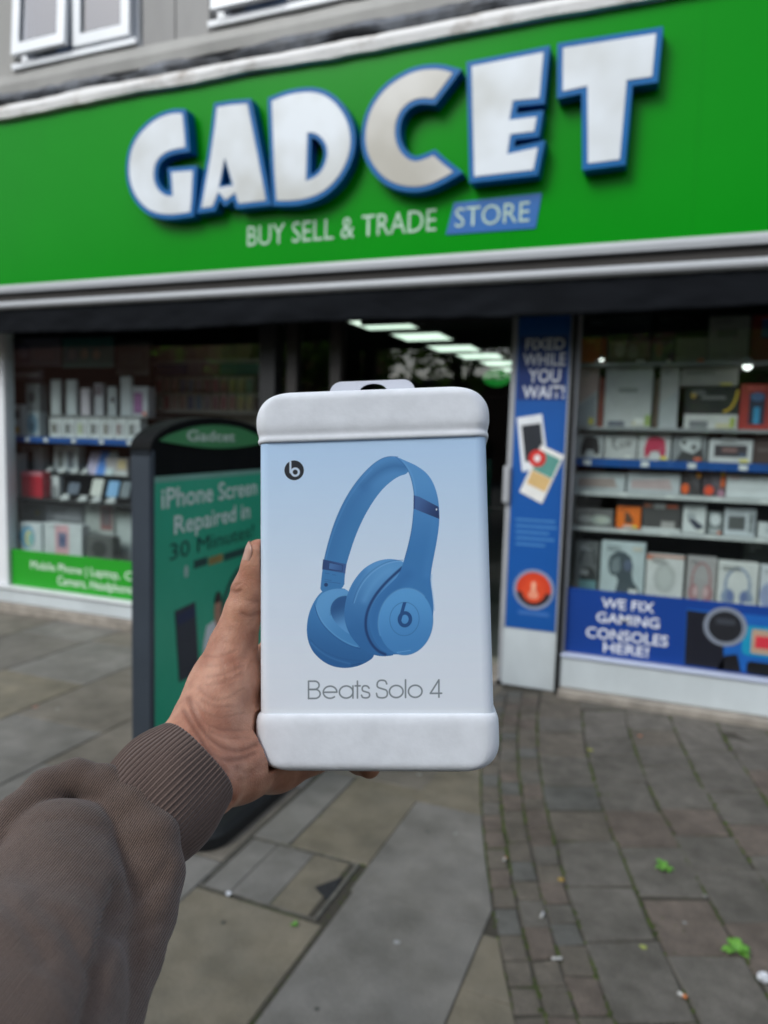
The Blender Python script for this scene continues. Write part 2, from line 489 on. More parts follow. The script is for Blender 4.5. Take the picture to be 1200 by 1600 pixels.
def block(name, q, m, gap=0.005, h=0.03, bev=0.004, dz=0.0, jit=0.0):
    """a paving unit on its ground corners q, edges chamfered and a little uneven"""
    n = len(q)
    Q = [tuple(p) for p in q]
    if sum(Q[i - 1][0] * Q[i][1] - Q[i][0] * Q[i - 1][1] for i in range(n)) < 0: Q = Q[::-1]
    lo_ = offset_loop(Q, -gap / 2)
    if jit: lo_ = [(p[0] + rng.normal(0, jit), p[1] + rng.normal(0, jit)) for p in lo_]
    hi_ = offset_loop(lo_, -bev)
    tl = rng.normal(0, 0.0010, n)
    v = [(*p, -0.02) for p in lo_] + [(*p, dz - bev + t) for p, t in zip(lo_, tl)] + [(*p, dz + t) for p, t in zip(hi_, tl)]
    f = []
    for r in range(2):
        for i in range(n):
            k = (i + 1) % n
            f.append((r * n + i, r * n + k, (r + 1) * n + k, (r + 1) * n + i))
    f.append(tuple(2 * n + i for i in range(n)))
    return mesh(name, v, f, m, pav)
def lx(x, y):                       # left joint lines lean very slightly
    return x - 0.02 * (y + 2.3)
cov = (-1.447, -0.972, -2.522, -2.185)
cols = [-6.4, -5.75, -5.1, -4.5, -3.85, -3.2, -2.6, -2.0, -1.42, -0.94]
prng = random.Random(11)
for i in range(len(cols) - 1):
    a, b = cols[i], cols[i + 1]
    if i == len(cols) - 2:
        rows = [-3.9, -3.05, -2.53]
        block('paving_slab', [(a, -3.9), (b, -3.9), (b, -3.08), (a, -3.08)], SLABM[2], 0.008)
        block('paving_slab', [(a, -3.08), (b, -3.08), (b, -2.53), (a, -2.53)], SLABM[1], 0.008)
        yy = -2.18
        for k, hh in enumerate((0.62, 0.75, 0.6, 0.4)):
            mlist = (1, 2, 0, 3)
            y2 = min(yy + hh, -0.02)
            if k == 0:
                block('paving_slab', [(a, yy), (a + 0.16, yy), (a + 0.16, y2), (a, y2)], SLABM[0], 0.006)
                block('paving_slab', [(a + 0.16, yy), (b, yy), (b, y2), (a + 0.16, y2)], SLABM[1], 0.006)
            else:
                block('paving_slab', [(a, yy), (b, yy), (b, y2), (a, y2)], SLABM[mlist[k]], 0.007)
            yy = y2
        continue
    yy = -4.2 + prng.uniform(0, 0.6)
    if i == len(cols) - 3: yy = -3.72
    while yy < -0.03:
        y2 = min(yy + prng.choice((0.6, 0.75, 0.9, 0.6)), -0.0)
        if -0.25 < y2: y2 = 0.0
        block('paving_slab', [(lx(a, yy), yy), (lx(b, yy), yy), (lx(b, y2), y2), (lx(a, y2), y2)], SLABM[prng.choice((0, 1, 2, 2, 3, 0))], 0.008)
        yy = y2
# slabs right of the joint, cut to the curve of the setts
def ccol(c, Y): return c + 0.115 * Y + 0.0535 * Y * Y
def cpt(c, s, sh=0.40, cref=-0.72):
    Y = s - sh * (c - cref)
    return (ccol(c, Y), -Y)
CL = -1.0
for y1, y2, m in ((-3.95, -3.1, 0), (-3.1, -2.335, 0), (-2.335, -1.66, 0), (-1.66, -1.1, 1), (-1.1, -0.62, 2), (-0.62, -0.05, 1)):
    xr = lambda y: min(ccol(CL, -y) - 0.002, -0.478)
    nst = max(2, int((y2 - y1) / 0.09))
    yv = [y1 + (y2 - y1) * k / nst for k in range(nst + 1)]
    xl = lx(-0.937, (y1 + y2) / 2)
    edge = [(max(xr(y), xl + 0.03), y) for y in yv]
    if xr(y1) - xl < 0.03: continue
    block('paving_slab', [(xl, y1)] + edge + [(xl, y2)], SLABM[m], 0.003, bev=0.0015)
for y1, y2 in ((-3.9, -3.3), (-3.3, -2.95), (-2.95, -2.62), (-2.62, -2.37)):
    nst = 4
    yv = [y1 + (y2 - y1) * k / nst for k in range(nst + 1)]
    block('paving_slab', [(-0.476, y1)] + [(max(ccol(CL, -y) - 0.002, -0.472), y) for y in yv] + [(-0.476, y2)], SLABM[1 if y1 > -3 else 2], 0.002, bev=0.0012)
# three courses of setts, then block pavers, following the curve
XC = [CL, -0.913, -0.82, -0.72]
for k in range(3):
    s = 0.0 + 0.03 * k
    while s < 4.0:
        L = prng.uniform(0.095, 0.135)
        q = [cpt(XC[k], s), cpt(XC[k], s + L), cpt(XC[k + 1], s + L), cpt(XC[k + 1], s)]
        if min(p[1] for p in q) < -0.02:
            block('sett', q, PAVM[prng.choice((0, 1, 2, 1, 3, 2))], 0.0075, dz=prng.uniform(-0.003, 0.001), jit=0.003)
        s += L
c = -0.72
ci = 0
while c < 1.6:
    wdt = 0.245
    s = -0.35 + prng.uniform(0, 0.15) + 0.4 * (c + 0.72)
    while s < 4.0 + c * 0.5:
        L = prng.uniform(0.19, 0.31)
        q = [cpt(c, s), cpt(c, s + L), cpt(c + wdt, s + L), cpt(c + wdt, s)]
        if min(p[1] for p in q) < -0.02:
            block('paver', q, PAVM[prng.choice((0, 0, 1, 0, 3, 2, 0, 1))], 0.0085, dz=prng.uniform(-0.003, 0.001), jit=0.005)
        s += L
    c += wdt
    ci += 1

# ================================================================== fascia sign
M_green = mat('green_fascia_sheet', S(0, 134, 14), 0.28, 0.05, 1.2, 0.02, 3, spec=0.09)
M_lwhite = mat('white_letter_face', S(212, 217, 222), 0.4, 0.16, 1.9, col2=S(180, 181, 177), contrast=(0.32, 0.62), detail=2.5)
M_lcream = mat('yellowed_letter_face', S(196, 193, 187), 0.4, 0.2, 1.8, col2=S(166, 161, 150), contrast=(0.34, 0.62), detail=2.5)
M_lblue = mat('blue_letter_return', S(0, 94, 156), 0.4, 0.08, 3, spec=0.2)
sz0, sz1 = fz(0, 447, SY), fz(0, 192, SY)
sign = thing('fascia_sign', 'long green shop fascia sign with big white letters edged in blue', 'shop sign', (-2.2, SY, sz0))
seams = [-8.9, -6.6, fx(205, 410, SY), fx(308, 400, SY) + 0.62, fx(560, 380, SY), fx(700, 380, SY) + 0.35, fx(1085, 300, SY), 1.9, 3.9]
for a, b in zip(seams[:-1], seams[1:]):
    cube('panel', a + 0.0003, b - 0.0003, SY, SY + 0.02, sz0, sz1, M_green, sign)
LET = {
 'g': ((180, 120, 1200 / 280), [[(450,248),(400,245),(330,262),(265,295),(205,345),(150,410),(115,480),(98,560),(95,640),(105,710),(130,780),(170,840),(225,890),(290,915),(370,922),(440,915),(503,905),(512,820),(520,630),(378,640),(384,720),(388,800),(350,800),(310,780),(280,745),(262,700),(258,650),(265,590),(290,545),(330,510),(380,488),(430,478),(470,472),(462,360)]]),
 'a': ((180, 120, 1200 / 280), [[(685,205),(780,190),(885,182),(915,330),(950,510),(985,690),(1010,828),(920,838),(828,848),(805,775),(740,826),(692,770),(652,868),(580,878),(605,740),(640,540),(668,350)], [(736,540),(694,745),(792,728)]]),
 'd': ((400, 100, 1200 / 280), [[(108,250),(200,212),(300,192),(390,190),(470,215),(540,270),(595,350),(625,430),(635,510),(625,600),(590,690),(540,770),(470,840),(390,885),(290,910),(210,916),(140,915),(125,700),(115,450)], [(345,460),(400,462),(450,500),(480,560),(480,630),(450,710),(400,760),(335,785),(340,600)]]),
 'c': ((560, 80, 3.75), [[(553,128),(480,108),(400,108),(320,125),(240,165),(170,215),(110,285),(70,360),(48,440),(42,520),(55,600),(90,670),(140,730),(200,770),(270,790),(350,795),(430,775),(500,740),(555,708),(500,665),(440,612),(400,630),(340,650),(290,635),(245,590),(218,530),(212,460),(225,390),(260,330),(310,290),(370,272),(440,278),(500,200)]]),
 'e': ((560, 80, 3.75), [[(665,90),(1085,8),(1060,275),(905,290),(885,405),(1045,385),(1030,470),(890,487),(872,605),(1052,565),(1025,695),(680,735),(672,400)]]),
 't': ((840, 30, 1200 / 220), [[(218,248),(1010,125),(975,490),(760,520),(700,1195),(430,1230),(425,570),(215,615)]]),
}
LD = 0.085
def smooth_loop(l, k=2):
    """rounds runs of short edges, keeps real corners"""
    P = [np.array(p, float) for p in l]
    n = len(P)
    out = []
    for i in range(n):
        a, b, c_ = P[i - 1], P[i], P[(i + 1) % n]
        e1, e2 = b - a, c_ - b
        ang = math.degrees(math.acos(max(-1, min(1, float(e1 @ e2) / (np.hypot(*e1) * np.hypot(*e2) + 1e-12)))))
        if ang < 36 and ang > 4:
            out.append(tuple(b - e1 * 0.25)); out.append(tuple(b + e2 * 0.25))
        else:
            out.append(tuple(b))
    return out
for ch, ((ox, oy, k), loops) in LET.items():
    W2 = [[fac(ox + p[0] / k, oy + p[1] / k, SY - LD) for p in l] for l in loops]
    res = []
    for j, l in enumerate(W2):
        if (area(l) > 0) != (j == 0): l = l[::-1]
        res.append(smooth_loop(l))
    outl = [offset_loop(l, 0.030 if j == 0 else (0.012 if ch == 'a' else 0.026)) for j, l in enumerate(res)]
    body = plate('letter', outl, SY - LD, SY - 0.002, M_lblue, sign)
    plate('letter_face', res, SY - LD - 0.004, SY - LD + 0.002, M_lcream if ch == 'c' else M_lwhite, body)
M_pale = mat('pale_vinyl_lettering', S(176, 200, 184), 0.5, 0.1, 6)
ty0, ty1 = fz(387, 385, SY), fz(387, 352, SY)
text('lettering', 'BUY SELL & TRADE', fx(387, 368, SY), fx(682, 344, SY), ty0, ty1, SY - 0.003, M_pale, sign, bold=-0.005)
M_sblue = mat('blue_store_badge', S(0, 92, 164), 0.35, 0.06, 4)
bp_ = [fac(697, 367, SY), fac(837, 357, SY), fac(847, 302, SY), fac(710, 317, SY)]
badge = plate('badge', [bp_], SY - 0.006, SY - 0.001, M_sblue, sign)
text('lettering', 'STORE', fx(712, 340, SY), fx(828, 330, SY), fz(712, 356, SY), fz(712, 324, SY), SY - 0.009, M_pale, badge, bold=-0.004)
# trims and shutter box below the sign
za1 = fz(0, 458, SY - 0.03)
zb1, zb2 = fz(0, 472, SY - 0.05), fz(0, 485, SY - 0.05)
def strip(name, prof, m, parent, x0=-9, x1=4):
    rings = [[(x, p[0], p[1]) for p in prof] for x in (x0, x1)]
    return loft(name, rings, m, parent, smooth=False)
strip('bottom_trim', [(SY - 0.03, za1), (SY - 0.034, (za1 + sz0) / 2), (SY - 0.026, sz0 - 0.004), (SY + 0.03, sz0 - 0.004), (SY + 0.03, za1)], M_alu, sign)
awn = thing('awning', 'retracted charcoal canvas awning with a wrinkled valance under the sign', 'awning', (-2.2, SY, zb1))
cube('back_plate', -9, 4, SY + 0.0, SY + 0.03, zb2 - 0.02, za1 - 0.003, mat('grey_brown_cassette', S(64, 61, 59), 0.7, 0.15, 2, spec=0.2), awn)
n_ = 12
strip('front_rail', [(SY - 0.045 + 0.036 * math.cos(2 * math.pi * i / n_), (zb1 + zb2) / 2 + (zb1 - zb2) / 2 * math.sin(2 * math.pi * i / n_)) for i in range(n_)], M_alu, awn)
M_canvas = mat('charcoal_canvas', S(21, 23, 27), 0.95, 0.25, 1.6, 0.25, 10, spec=0.1, stretch=(1, 1, 0.6))
zv = fz(0, 522, SY - 0.05)
xs = np.linspace(-9, 4, 420)
nz = 9
from mathutils import noise as vnoise
vv, ff = [], []
for j in range(nz):
    tz = j / (nz - 1)
    for i, x in enumerate(xs):
        wv = 0.020 * (vnoise.noise(Vector((x * 2.1, tz * 0.8, 1.0))) + 0.7 * vnoise.noise(Vector((x * 5.3 + tz * 2.0, tz * 1.6, 4.0)))) * (0.25 + 0.75 * tz) + 0.008 * vnoise.noise(Vector((x * 14 - tz * 5, tz * 3, 9.0)))
        sag = 0.008 * math.sin(x * 2.3) * tz
        vv.append((x, SY - 0.045 + wv, (zb2 + 0.006) * (1 - tz) + (zv - 0.005 + sag) * tz))
L_ = len(xs)
for j in range(nz - 1):
    for i in range(L_ - 1):
        ff.append((j * L_ + i, j * L_ + i + 1, (j + 1) * L_ + i + 1, (j + 1) * L_ + i))
val = mesh('valance', vv, ff, M_canvas, awn, True)
sd = val.modifiers.new('thick', 'SOLIDIFY'); sd.thickness = 0.003

# ================================================================== ceiling lights in the shop
M_light = mat('lit_light_panel', (0.9, 1.0, 0.92), 0.5, emit=((0.80, 1.0, 0.84), 0.95))
M_lframe = mat('light_frame', S(190, 195, 190), 0.5)
cl = [(600, 508), (660, 527), (710, 545), (750, 557), (785, 568), (800, 578)]
nm = ('first', 'second', 'third', 'fourth', 'fifth', 'sixth')
for k, (px, py) in enumerate(cl):
    x, y = gnd(px, py, 2.6)
    x = -2.62 + 0.0 * k
    xx, y = gnd(px, py, 2.6)
    t = thing('ceiling_light', 'lit square ceiling light panel in the dark shop, %s from the doorway' % nm[k], 'ceiling light', (xx, y, 2.62), 'lit panels along the shop ceiling')
    plate('frame', [rect(-0.29, 0.29, -0.29, 0.29), rect(-0.262, 0.262, -0.262, 0.262)[::-1]], 0, 1, M_lframe, t, lambda a, d, z, xx=xx, y=y: (xx + a, y + z, 2.60 + 0.019 * d))
    cube('diffuser', xx - 0.261, xx + 0.261, y - 0.261, y + 0.261, 2.606, 2.612, M_light, t)
ex = thing('hanging_sign', 'round green hanging sign inside the dark shop doorway', 'hanging sign', (fx(776, 590, 6.0), 6.0, 2.6))
cx_, cz_ = fac(776, 590, 6.0)
plate('disc', [ell(cx_, cz_, 0.2, 0.125, 30)], 6.0, 6.03, mat('lit_green_sign', S(20, 120, 40), 0.4, emit=(S(20, 150, 50), 0.25)), ex)
text('lettering', 'Gadcet', cx_ - 0.13, cx_ + 0.13, cz_ - 0.03, cz_ + 0.04, 5.996, flat(190, 220, 195), ex, bold=0.01)
bar('hanger', (cx_, 6.02, cz_ + 0.12), (cx_, 6.02, 2.6), 0.006, M_black, ex)
bx0, bz0 = fac(712, 518, 7.5)
bx1, bz1 = fac(770, 500, 7.5)
hb = thing('hanging_banner', 'dark teal banner hanging from the shop ceiling beside the light panels', 'banner', (bx0, 7.5, bz1))
cube('panel', bx0, bx1, 7.5, 7.52, bz0, bz1, flat(20, 78, 84), hb)
cube('panel', bx1 + 0.01, bx1 + 0.28, 7.5, 7.52, bz0, bz1, mat('lit_white_box', S(200, 215, 195), 0.5, emit=(S(200, 220, 190), 0.5)), hb)
cube('rail', bx0, bx1 + 0.28, 7.5, 7.52, bz1 + 0.004, 2.61, M_black, hb)

# ================================================================== printed sheets on pilaster and windows
M_pblue = mat('blue_poster_print', S(18, 84, 160), 0.4, 0.06, 2)
M_dblue = mat('navy_band_print', S(24, 52, 118), 0.4, 0.06, 2)
pp = thing('poster', 'tall blue repair poster with two phones on the pilaster beside the doorway', 'poster', (XP0, 0, 1.0))
pz0, pz1 = fz(800, 980), 2.30
PY = -0.004
cube('sheet', XP0 - 0.02, XP1 - 0.012, PY, -0.0005, pz0, pz1, M_pblue, pp)
cube('edge_strip', XP1 - 0.010, XP1 - 0.001, PY - 0.002, -0.0005, pz0, pz1, M_alu, pp)
cube('edge_strip', XP0 - 0.029, XP0 - 0.021, PY - 0.002, -0.0005, pz0, pz1, M_alu, pp)
W_ = flat(225, 228, 235)
for s, a, b, y0, y1 in (('FIXED', 822, 883, 546, 528), ('WHILE', 818, 884, 571, 551), ('YOU', 826, 876, 597, 576), ('WAIT!', 817, 882, 622, 602)):
    zz0, zz1 = fz((a + b) / 2, y0), fz((a + b) / 2, y1)
    cube('text_band', XP0 - 0.008, XP1 - 0.024, PY - 0.0015, PY - 0.0003, zz0 - 0.012, zz1 + 0.012, M_dblue, pp)
    text('lettering', s, fx(a, (y0 + y1) / 2), fx(b, (y0 + y1) / 2), zz0, zz1, PY - 0.003, W_, pp, bold=0.014)
def quad(pts, y=0.0): return [fac(p[0], p[1], y) for p in pts]
ph = plate('printed_phone', [quad([(808, 653), (847, 647), (857, 728), (816, 737)])], PY - 0.002, PY - 0.0003, flat(225, 228, 232), pp)
plate('printed_screen', [quad([(815, 665), (845, 661), (851, 716), (821, 722)])], PY - 0.003, PY - 0.0021, flat(36, 40, 48), ph)
ph = plate('printed_phone', [quad([(846, 695), (882, 712), (847, 787), (812, 768)])], PY - 0.0036, PY - 0.0023, flat(232, 230, 226), pp)
plate('printed_screen', [quad([(847, 704), (876, 718), (862, 748), (832, 733)])], PY - 0.0046, PY - 0.0037, flat(90, 150, 140), ph)
plate('printed_screen', [quad([(832, 734), (862, 749), (852, 769), (823, 755)])], PY - 0.0046, PY - 0.0037, flat(214, 178, 120), ph)
cx_, cz_ = fac(840, 716)
plate('badge', [ell(cx_, cz_, 0.052, 0.052)], PY - 0.006, PY - 0.0048, flat(206, 44, 40), pp)
plate('badge_mark', [ell(cx_, cz_, 0.02, 0.022, 12)], PY - 0.007, PY - 0.0061, flat(236, 225, 225), pp)
for k, ww in enumerate((62, 64, 52, 60, 46)):
    y_ = 812 + 9.5 * k
    cube('small_print', fx(806, y_), fx(806 + ww, y_), PY - 0.001, PY - 0.0003, fz(820, y_ + 2), fz(820, y_ - 1.5), flat(70, 130, 190), pp)
cx_, cz_ = fac(834, 921)
plate('badge_ring', [ell(cx_, cz_, 0.125, 0.125, 36), ell(cx_, cz_, 0.108, 0.108, 36)[::-1]], PY - 0.002, PY - 0.0003, flat(140, 150, 175), pp)
plate('badge', [ell(cx_, cz_, 0.106, 0.106, 36)], PY - 0.002, PY - 0.0003, flat(58, 40, 40), pp)
plate('badge', [ell(cx_, cz_, 0.106, 0.106, 30, -10, 190)], PY - 0.003, PY - 0.0021, flat(214, 66, 34), pp)
plate('badge', [ell(cx_, cz_ - 0.01, 0.07, 0.07, 24)], PY - 0.004, PY - 0.0031, flat(222, 76, 40), pp)
plate('badge_mark', [rrect(cx_ - 0.014, cx_ + 0.014, cz_ - 0.045, cz_ + 0.05, 0.013)], PY - 0.005, PY - 0.0041, flat(240, 170, 140), pp)
plate('badge_mark', [rrect(cx_ - 0.03, cx_ + 0.03, cz_ - 0.055, cz_ - 0.012, 0.013)], PY - 0.0056, PY - 0.0051, flat(236, 150, 120), pp)
cube('small_print', fx(810, 957), fx(858, 957), PY - 0.001, PY - 0.0003, fz(820, 960), fz(820, 954), flat(60, 110, 180), pp)

gs = thing('window_banner', 'bright green banner with white writing along the foot of the left window', 'banner', (XL, 0, ZRIS))
gz0, gz1 = ZRIS + 0.003, fz(14, 858)
cube('sheet', XL + 0.003, XLR - 0.003, 0.020, 0.030, gz0, gz1, mat('bright_green_vinyl', S(30, 150, 30), 0.4, 0.05, 2), gs)
def tl(s, pa, pb, par, m, bold=0.012, y=0.0, fr=None):
    """lettering between two pixels-on-wall: pa = left baseline, pb = right cap top"""
    x0, z0 = fac(*pa, y)
    x1, z1 = fac(*pb, y)
    return text('lettering', s, x0, x1, z0, z1, y, m, par, bold)
W3 = flat(232, 240, 232)
a_ = fac(48, 888, 0.018); b_ = fac(187, 886, 0.018); c_ = fac(48, 875, 0.018)
text('lettering', 'Mobile Phone | Laptop,', a_[0], b_[0], a_[1], c_[1], 0.018, W3, gs, bold=0.0)
text('lettering', 'Console', b_[0] + 0.05, b_[0] + 0.42, a_[1], c_[1], 0.018, W3, gs, bold=0.0)
a_ = fac(90, 913, 0.018); b_ = fac(207, 914, 0.018); c_ = fac(90, 899, 0.018)
text('lettering', 'Camera, Headphone', a_[0], b_[0], a_[1], c_[1], 0.018, W3, gs, bold=0.0)
bs = thing('window_banner', 'deep blue banner with white writing and consoles along the foot of the right window', 'banner', (XW0, 0, ZRISR))
bz0_, bz1_ = ZRISR + 0.003, fz(892, 919)
BYF = 0.020
cube('sheet', XW0 - 0.03, XR - 0.01, BYF, 0.030, bz0_, bz1_, mat('deep_blue_vinyl', S(20, 62, 140), 0.35, 0.05, 2), bs)
for s, a, b, y0, y1 in (('WE FIX', 940, 1023, 949, 933), ('GAMING', 932, 1031, 971, 955), ('CONSOLES', 916, 1045, 995, 978), ('HERE!', 943, 1014, 1018, 1002)):
    xa, xb = fx(a, (y0 + y1) / 2, BYF), fx(b, (y0 + y1) / 2, BYF)
    zz = fz(a, y0, BYF)
    zz1 = fz(a, y1, BYF)
    text('lettering', s, xa, xb, zz, zz1, BYF - 0.002, flat(232, 234, 240), bs, bold=0.013)
plate('printed_panel', [quad([(1072, 951), (1330, 975), (1330, 1068), (1068, 1038)], BYF)], BYF - 0.002, BYF - 0.0003, flat(22, 92, 172), bs)
plate('printed_console', [quad([(1073, 953), (1130, 960), (1131, 1046), (1069, 1038)], BYF)], BYF - 0.003, BYF - 0.0021, flat(20, 22, 34), bs)
plate('printed_console', [quad([(1132, 1024), (1152, 1022), (1158, 1050), (1120, 1046)], BYF)], BYF - 0.003, BYF - 0.0021, flat(16, 17, 24), bs)
cx_, cz_ = fac(1133, 979, BYF)
plate('printed_ring', [ell(cx_, cz_, 0.112, 0.112, 36), ell(cx_, cz_, 0.088, 0.088, 36)[::-1]], BYF - 0.004, BYF - 0.0031, flat(128, 136, 150), bs)
plate('printed_disc', [ell(cx_, cz_, 0.087, 0.087, 36)], BYF - 0.0044, BYF - 0.0031, flat(30, 32, 38), bs)
plate('printed_disc', [rrect(cx_ - 0.05, cx_ + 0.05, cz_ + 0.012, cz_ + 0.045, 0.012)], BYF - 0.0054, BYF - 0.0045, flat(58, 62, 70), bs)
plate('printed_handheld', [rrect(fx(1160, 1000, BYF), fx(1260, 1000, BYF), fz(1180, 1025, BYF), fz(1180, 978, BYF), 0.03)], BYF - 0.003, BYF - 0.0021, flat(20, 140, 176), bs)
plate('printed_screen', [rrect(fx(1174, 1000, BYF), fx(1245, 1000, BYF), fz(1180, 1021, BYF), fz(1180, 983, BYF), 0.01)], BYF - 0.004, BYF - 0.0031, flat(176, 150, 128), bs)
plate('printed_screen', [rect(fx(1180, 1000, BYF), fx(1240, 1000, BYF), fz(1180, 1012, BYF), fz(1180, 993, BYF))], BYF - 0.005, BYF - 0.0041, flat(206, 52, 66), bs)
plate('printed_console', [rrect(fx(1166, 1045, BYF), fx(1260, 1045, BYF), fz(1180, 1054, BYF), fz(1180, 1034, BYF), 0.02)], BYF - 0.003, BYF - 0.0021, flat(14, 16, 20), bs)

# ================================================================== pavement sign (A-board with arched header)
BA = R(8)
BDX, BDY = -math.sin(BA), math.cos(BA)
BNX, BNY = math.cos(BA), math.sin(BA)
_q = ray(234, 900); _p = EYEP + _q * ((-2.3 - EYEP[1]) / _q[1])
P0 = (float(_p[0]), -2.3)
def bfr(s, y, z):
    return (P0[0] + BDX * s - BNX * y, P0[1] + BDY * s - BNY * y, z)
def bpx(px, py):
    q = ray(px, py)
    d = np.array([P0[0], P0[1], 0]) - EYEP
    t = (d[0] * BNX + d[1] * BNY) / (q[0] * BNX + q[1] * BNY)
    p = EYEP + q * t
    return float((p[0] - P0[0]) * BDX + (p[1] - P0[1]) * BDY), float(p[2])
ab = thing('pavement_sign', 'black arched pavement sign with a green repair poster, standing behind the hand', 'pavement sign', (P0[0], P0[1], 0))
sc_ = bpx(346, 650)[0]
zsh = bpx(234, 700)[1]
zpk = bpx(332, 652)[1]
SW = 2 * sc_
M_post = mat('slate_grey_post', S(64, 72, 82), 0.45, 0.1, 4)
M_blk = mat('black_sign_plastic', S(15, 16, 17), 0.7, 0.3, 6, spec=0.12)
arch = [(SW * (0.5 - 0.5 * math.cos(math.pi * i / 20)), zsh + (zpk - zsh) * math.sin(math.pi * i / 20)) for i in range(21)]
plate('sign_body', [[(0.004, 0.12), (SW - 0.004, 0.12)] + [(min(max(p[0], 0.004), SW - 0.004), p[1] - 0.01) for p in arch[::-1]]], 0.010, 0.07, M_blk, ab, bfr)
plate('arch_rail', [[(p[0], p[1]) for p in arch] + [(p[0], p[1] - 0.030) for p in arch[::-1]]], -0.004, 0.08, M_blk, ab, bfr)
for a in (0.0, SW - 0.035):
    plate('post', [rect(a, a + 0.034, 0.06, zsh - 0.01)], 0.0, 0.076, M_post, ab, bfr)
plate('bottom_rail', [rect(0.036, SW - 0.037, 0.08, 0.16)], 0.0, 0.076, M_blk, ab, bfr)
# header lens
hl = [bpx(*p) for p in ((245, 688), (262, 674), (285, 665), (322, 661))]
hz0, hz1 = bpx(320, 699)[1], bpx(322, 661)[1]
hs0 = bpx(246, 688)[0]
hsE = SW - hs0
zmid = bpx(246, 686)[1]
up_ = [(hs0 + (hsE - hs0) * i / 16, zmid + (hz1 - zmid) * math.sin(math.pi * i / 16)) for i in range(17)]
dn_ = [(hs0 + (hsE - hs0) * i / 16, zmid - 0.004 - (zmid - hz0) * math.sin(math.pi * i / 16)) for i in range(17)]
hd = plate('header', [dn_ + up_[::-1]], -0.001, 0.009, mat('header_green', S(70, 146, 90), 0.4, 0.08, 3), ab, bfr)
t0, t1 = bpx(291, 690), bpx(366, 688)
text('lettering', 'Gadcet', t0[0], t1[0], t0[1] + 0.004, bpx(291, 671)[1], -0.003, flat(214, 228, 216), hd, bold=0.016, frame=bfr)
# poster
ps0, pzt = bpx(234, 746)
ps1 = SW - ps0
pzb = 0.19
M_pg = mat('teal_green_poster', S(36, 172, 132), 0.35, 0.35, 1.5, col2=S(60, 188, 150), contrast=(0.3, 0.7))
po = plate('poster', [rect(ps0, ps1, pzb, pzt)], 0.003, 0.0095, mat('pale_poster_border', S(132, 180, 164), 0.4, 0.1, 4), ab, bfr)
plate('poster_print', [rect(ps0 + 0.022, ps1 - 0.022, pzb + 0.022, pzt - 0.022)], 0.001, 0.0028, M_pg, po, bfr)
def bt(s, pl_, pr, ptop, m, bold):
    a, b, c = bpx(*pl_), bpx(*pr), bpx(*ptop)
    text('lettering', s, a[0], b[0], a[1], c[1], -0.001, m, po, bold=bold, frame=bfr)
Wp = flat(236, 246, 240)
bt('iPhone Screen', (252, 795), (401, 768), (252, 762), Wp, 0.012)
bt('Repaired in', (272, 835), (390, 809), (272, 805), Wp, 0.012)
bt('30 Minutes!', (265, 876), (396, 840), (265, 849), flat(18, 62, 56), 0.0)
for k, (p, q, m) in enumerate((((303, 889), (324, 873), (30, 74, 66)), ((326, 884), (348, 866), (150, 130, 70)), ((350, 877), (392, 858), (28, 76, 68)))):
    a, b = bpx(*p), bpx(*q)
    plate('printed_mark', [rect(a[0], b[0], a[1], a[1] + 0.035)], -0.0005, 0.0008, flat(*m), po, bfr)
a = bpx(291, 893)
plate('printed_mark', [ell(a[0], a[1], 0.016, 0.026, 14)], -0.0005, 0.0008, flat(180, 205, 195), po, bfr)
a = bpx(385, 950)
plate('printed_arc', [arcband(a[0], a[1] - 0.06, 0.30, 0.29, 0.03, 80, 170)], -0.0005, 0.0008, flat(30, 84, 72), po, bfr)
pl4 = [bpx(*p) for p in ((273, 955), (305, 940), (311, 1050), (280, 1066))]
plate('printed_phone', [pl4], -0.001, 0.0008, flat(52, 56, 66), po, bfr)
pl4 = [bpx(*p) for p in ((276, 962), (303, 948), (306, 962), (278, 978))]
plate('printed_screen', [pl4], -0.002, -0.0012, flat(38, 48, 84), po, bfr)
a = bpx(340, 955)
plate('printed_shirt', [[bpx(*p) for p in ((316, 1062), (318, 1005), (323, 978), (337, 968), (350, 984), (352, 1062))]], -0.0006, 0.0008, flat(236, 240, 240), po, bfr)
plate('printed_face', [ell(a[0], a[1], 0.032, 0.075, 22)], -0.0018, -0.0007, flat(196, 144, 118), po, bfr)
plate('printed_hair', [ell(a[0], a[1] + 0.03, 0.036, 0.060, 20, 10, 170)], -0.0028, -0.0019, flat(50, 38, 34), po, bfr)
# rubber foot
bx_, by_ = -1.77, -1.98
ring0 = rrect(bx_ - 0.30, bx_ + 0.30, by_ - 0.39, by_ + 0.36, 0.10, 6)
ring1 = rrect(bx_ - 0.28, bx_ + 0.28, by_ - 0.37, by_ + 0.34, 0.09, 6)
ring2 = rrect(bx_ - 0.16, bx_ + 0.16, by_ - 0.34, by_ + 0.31, 0.07, 6)
loft('foot', [[(x, y, z) for x, y in r] for r, z in ((ring0, 0.002), (ring0, 0.045), (ring1, 0.065), (ring2, 0.10))], mat('black_rubber', S(17, 18, 20), 0.6, 0.3, 8), ab, smooth=False)

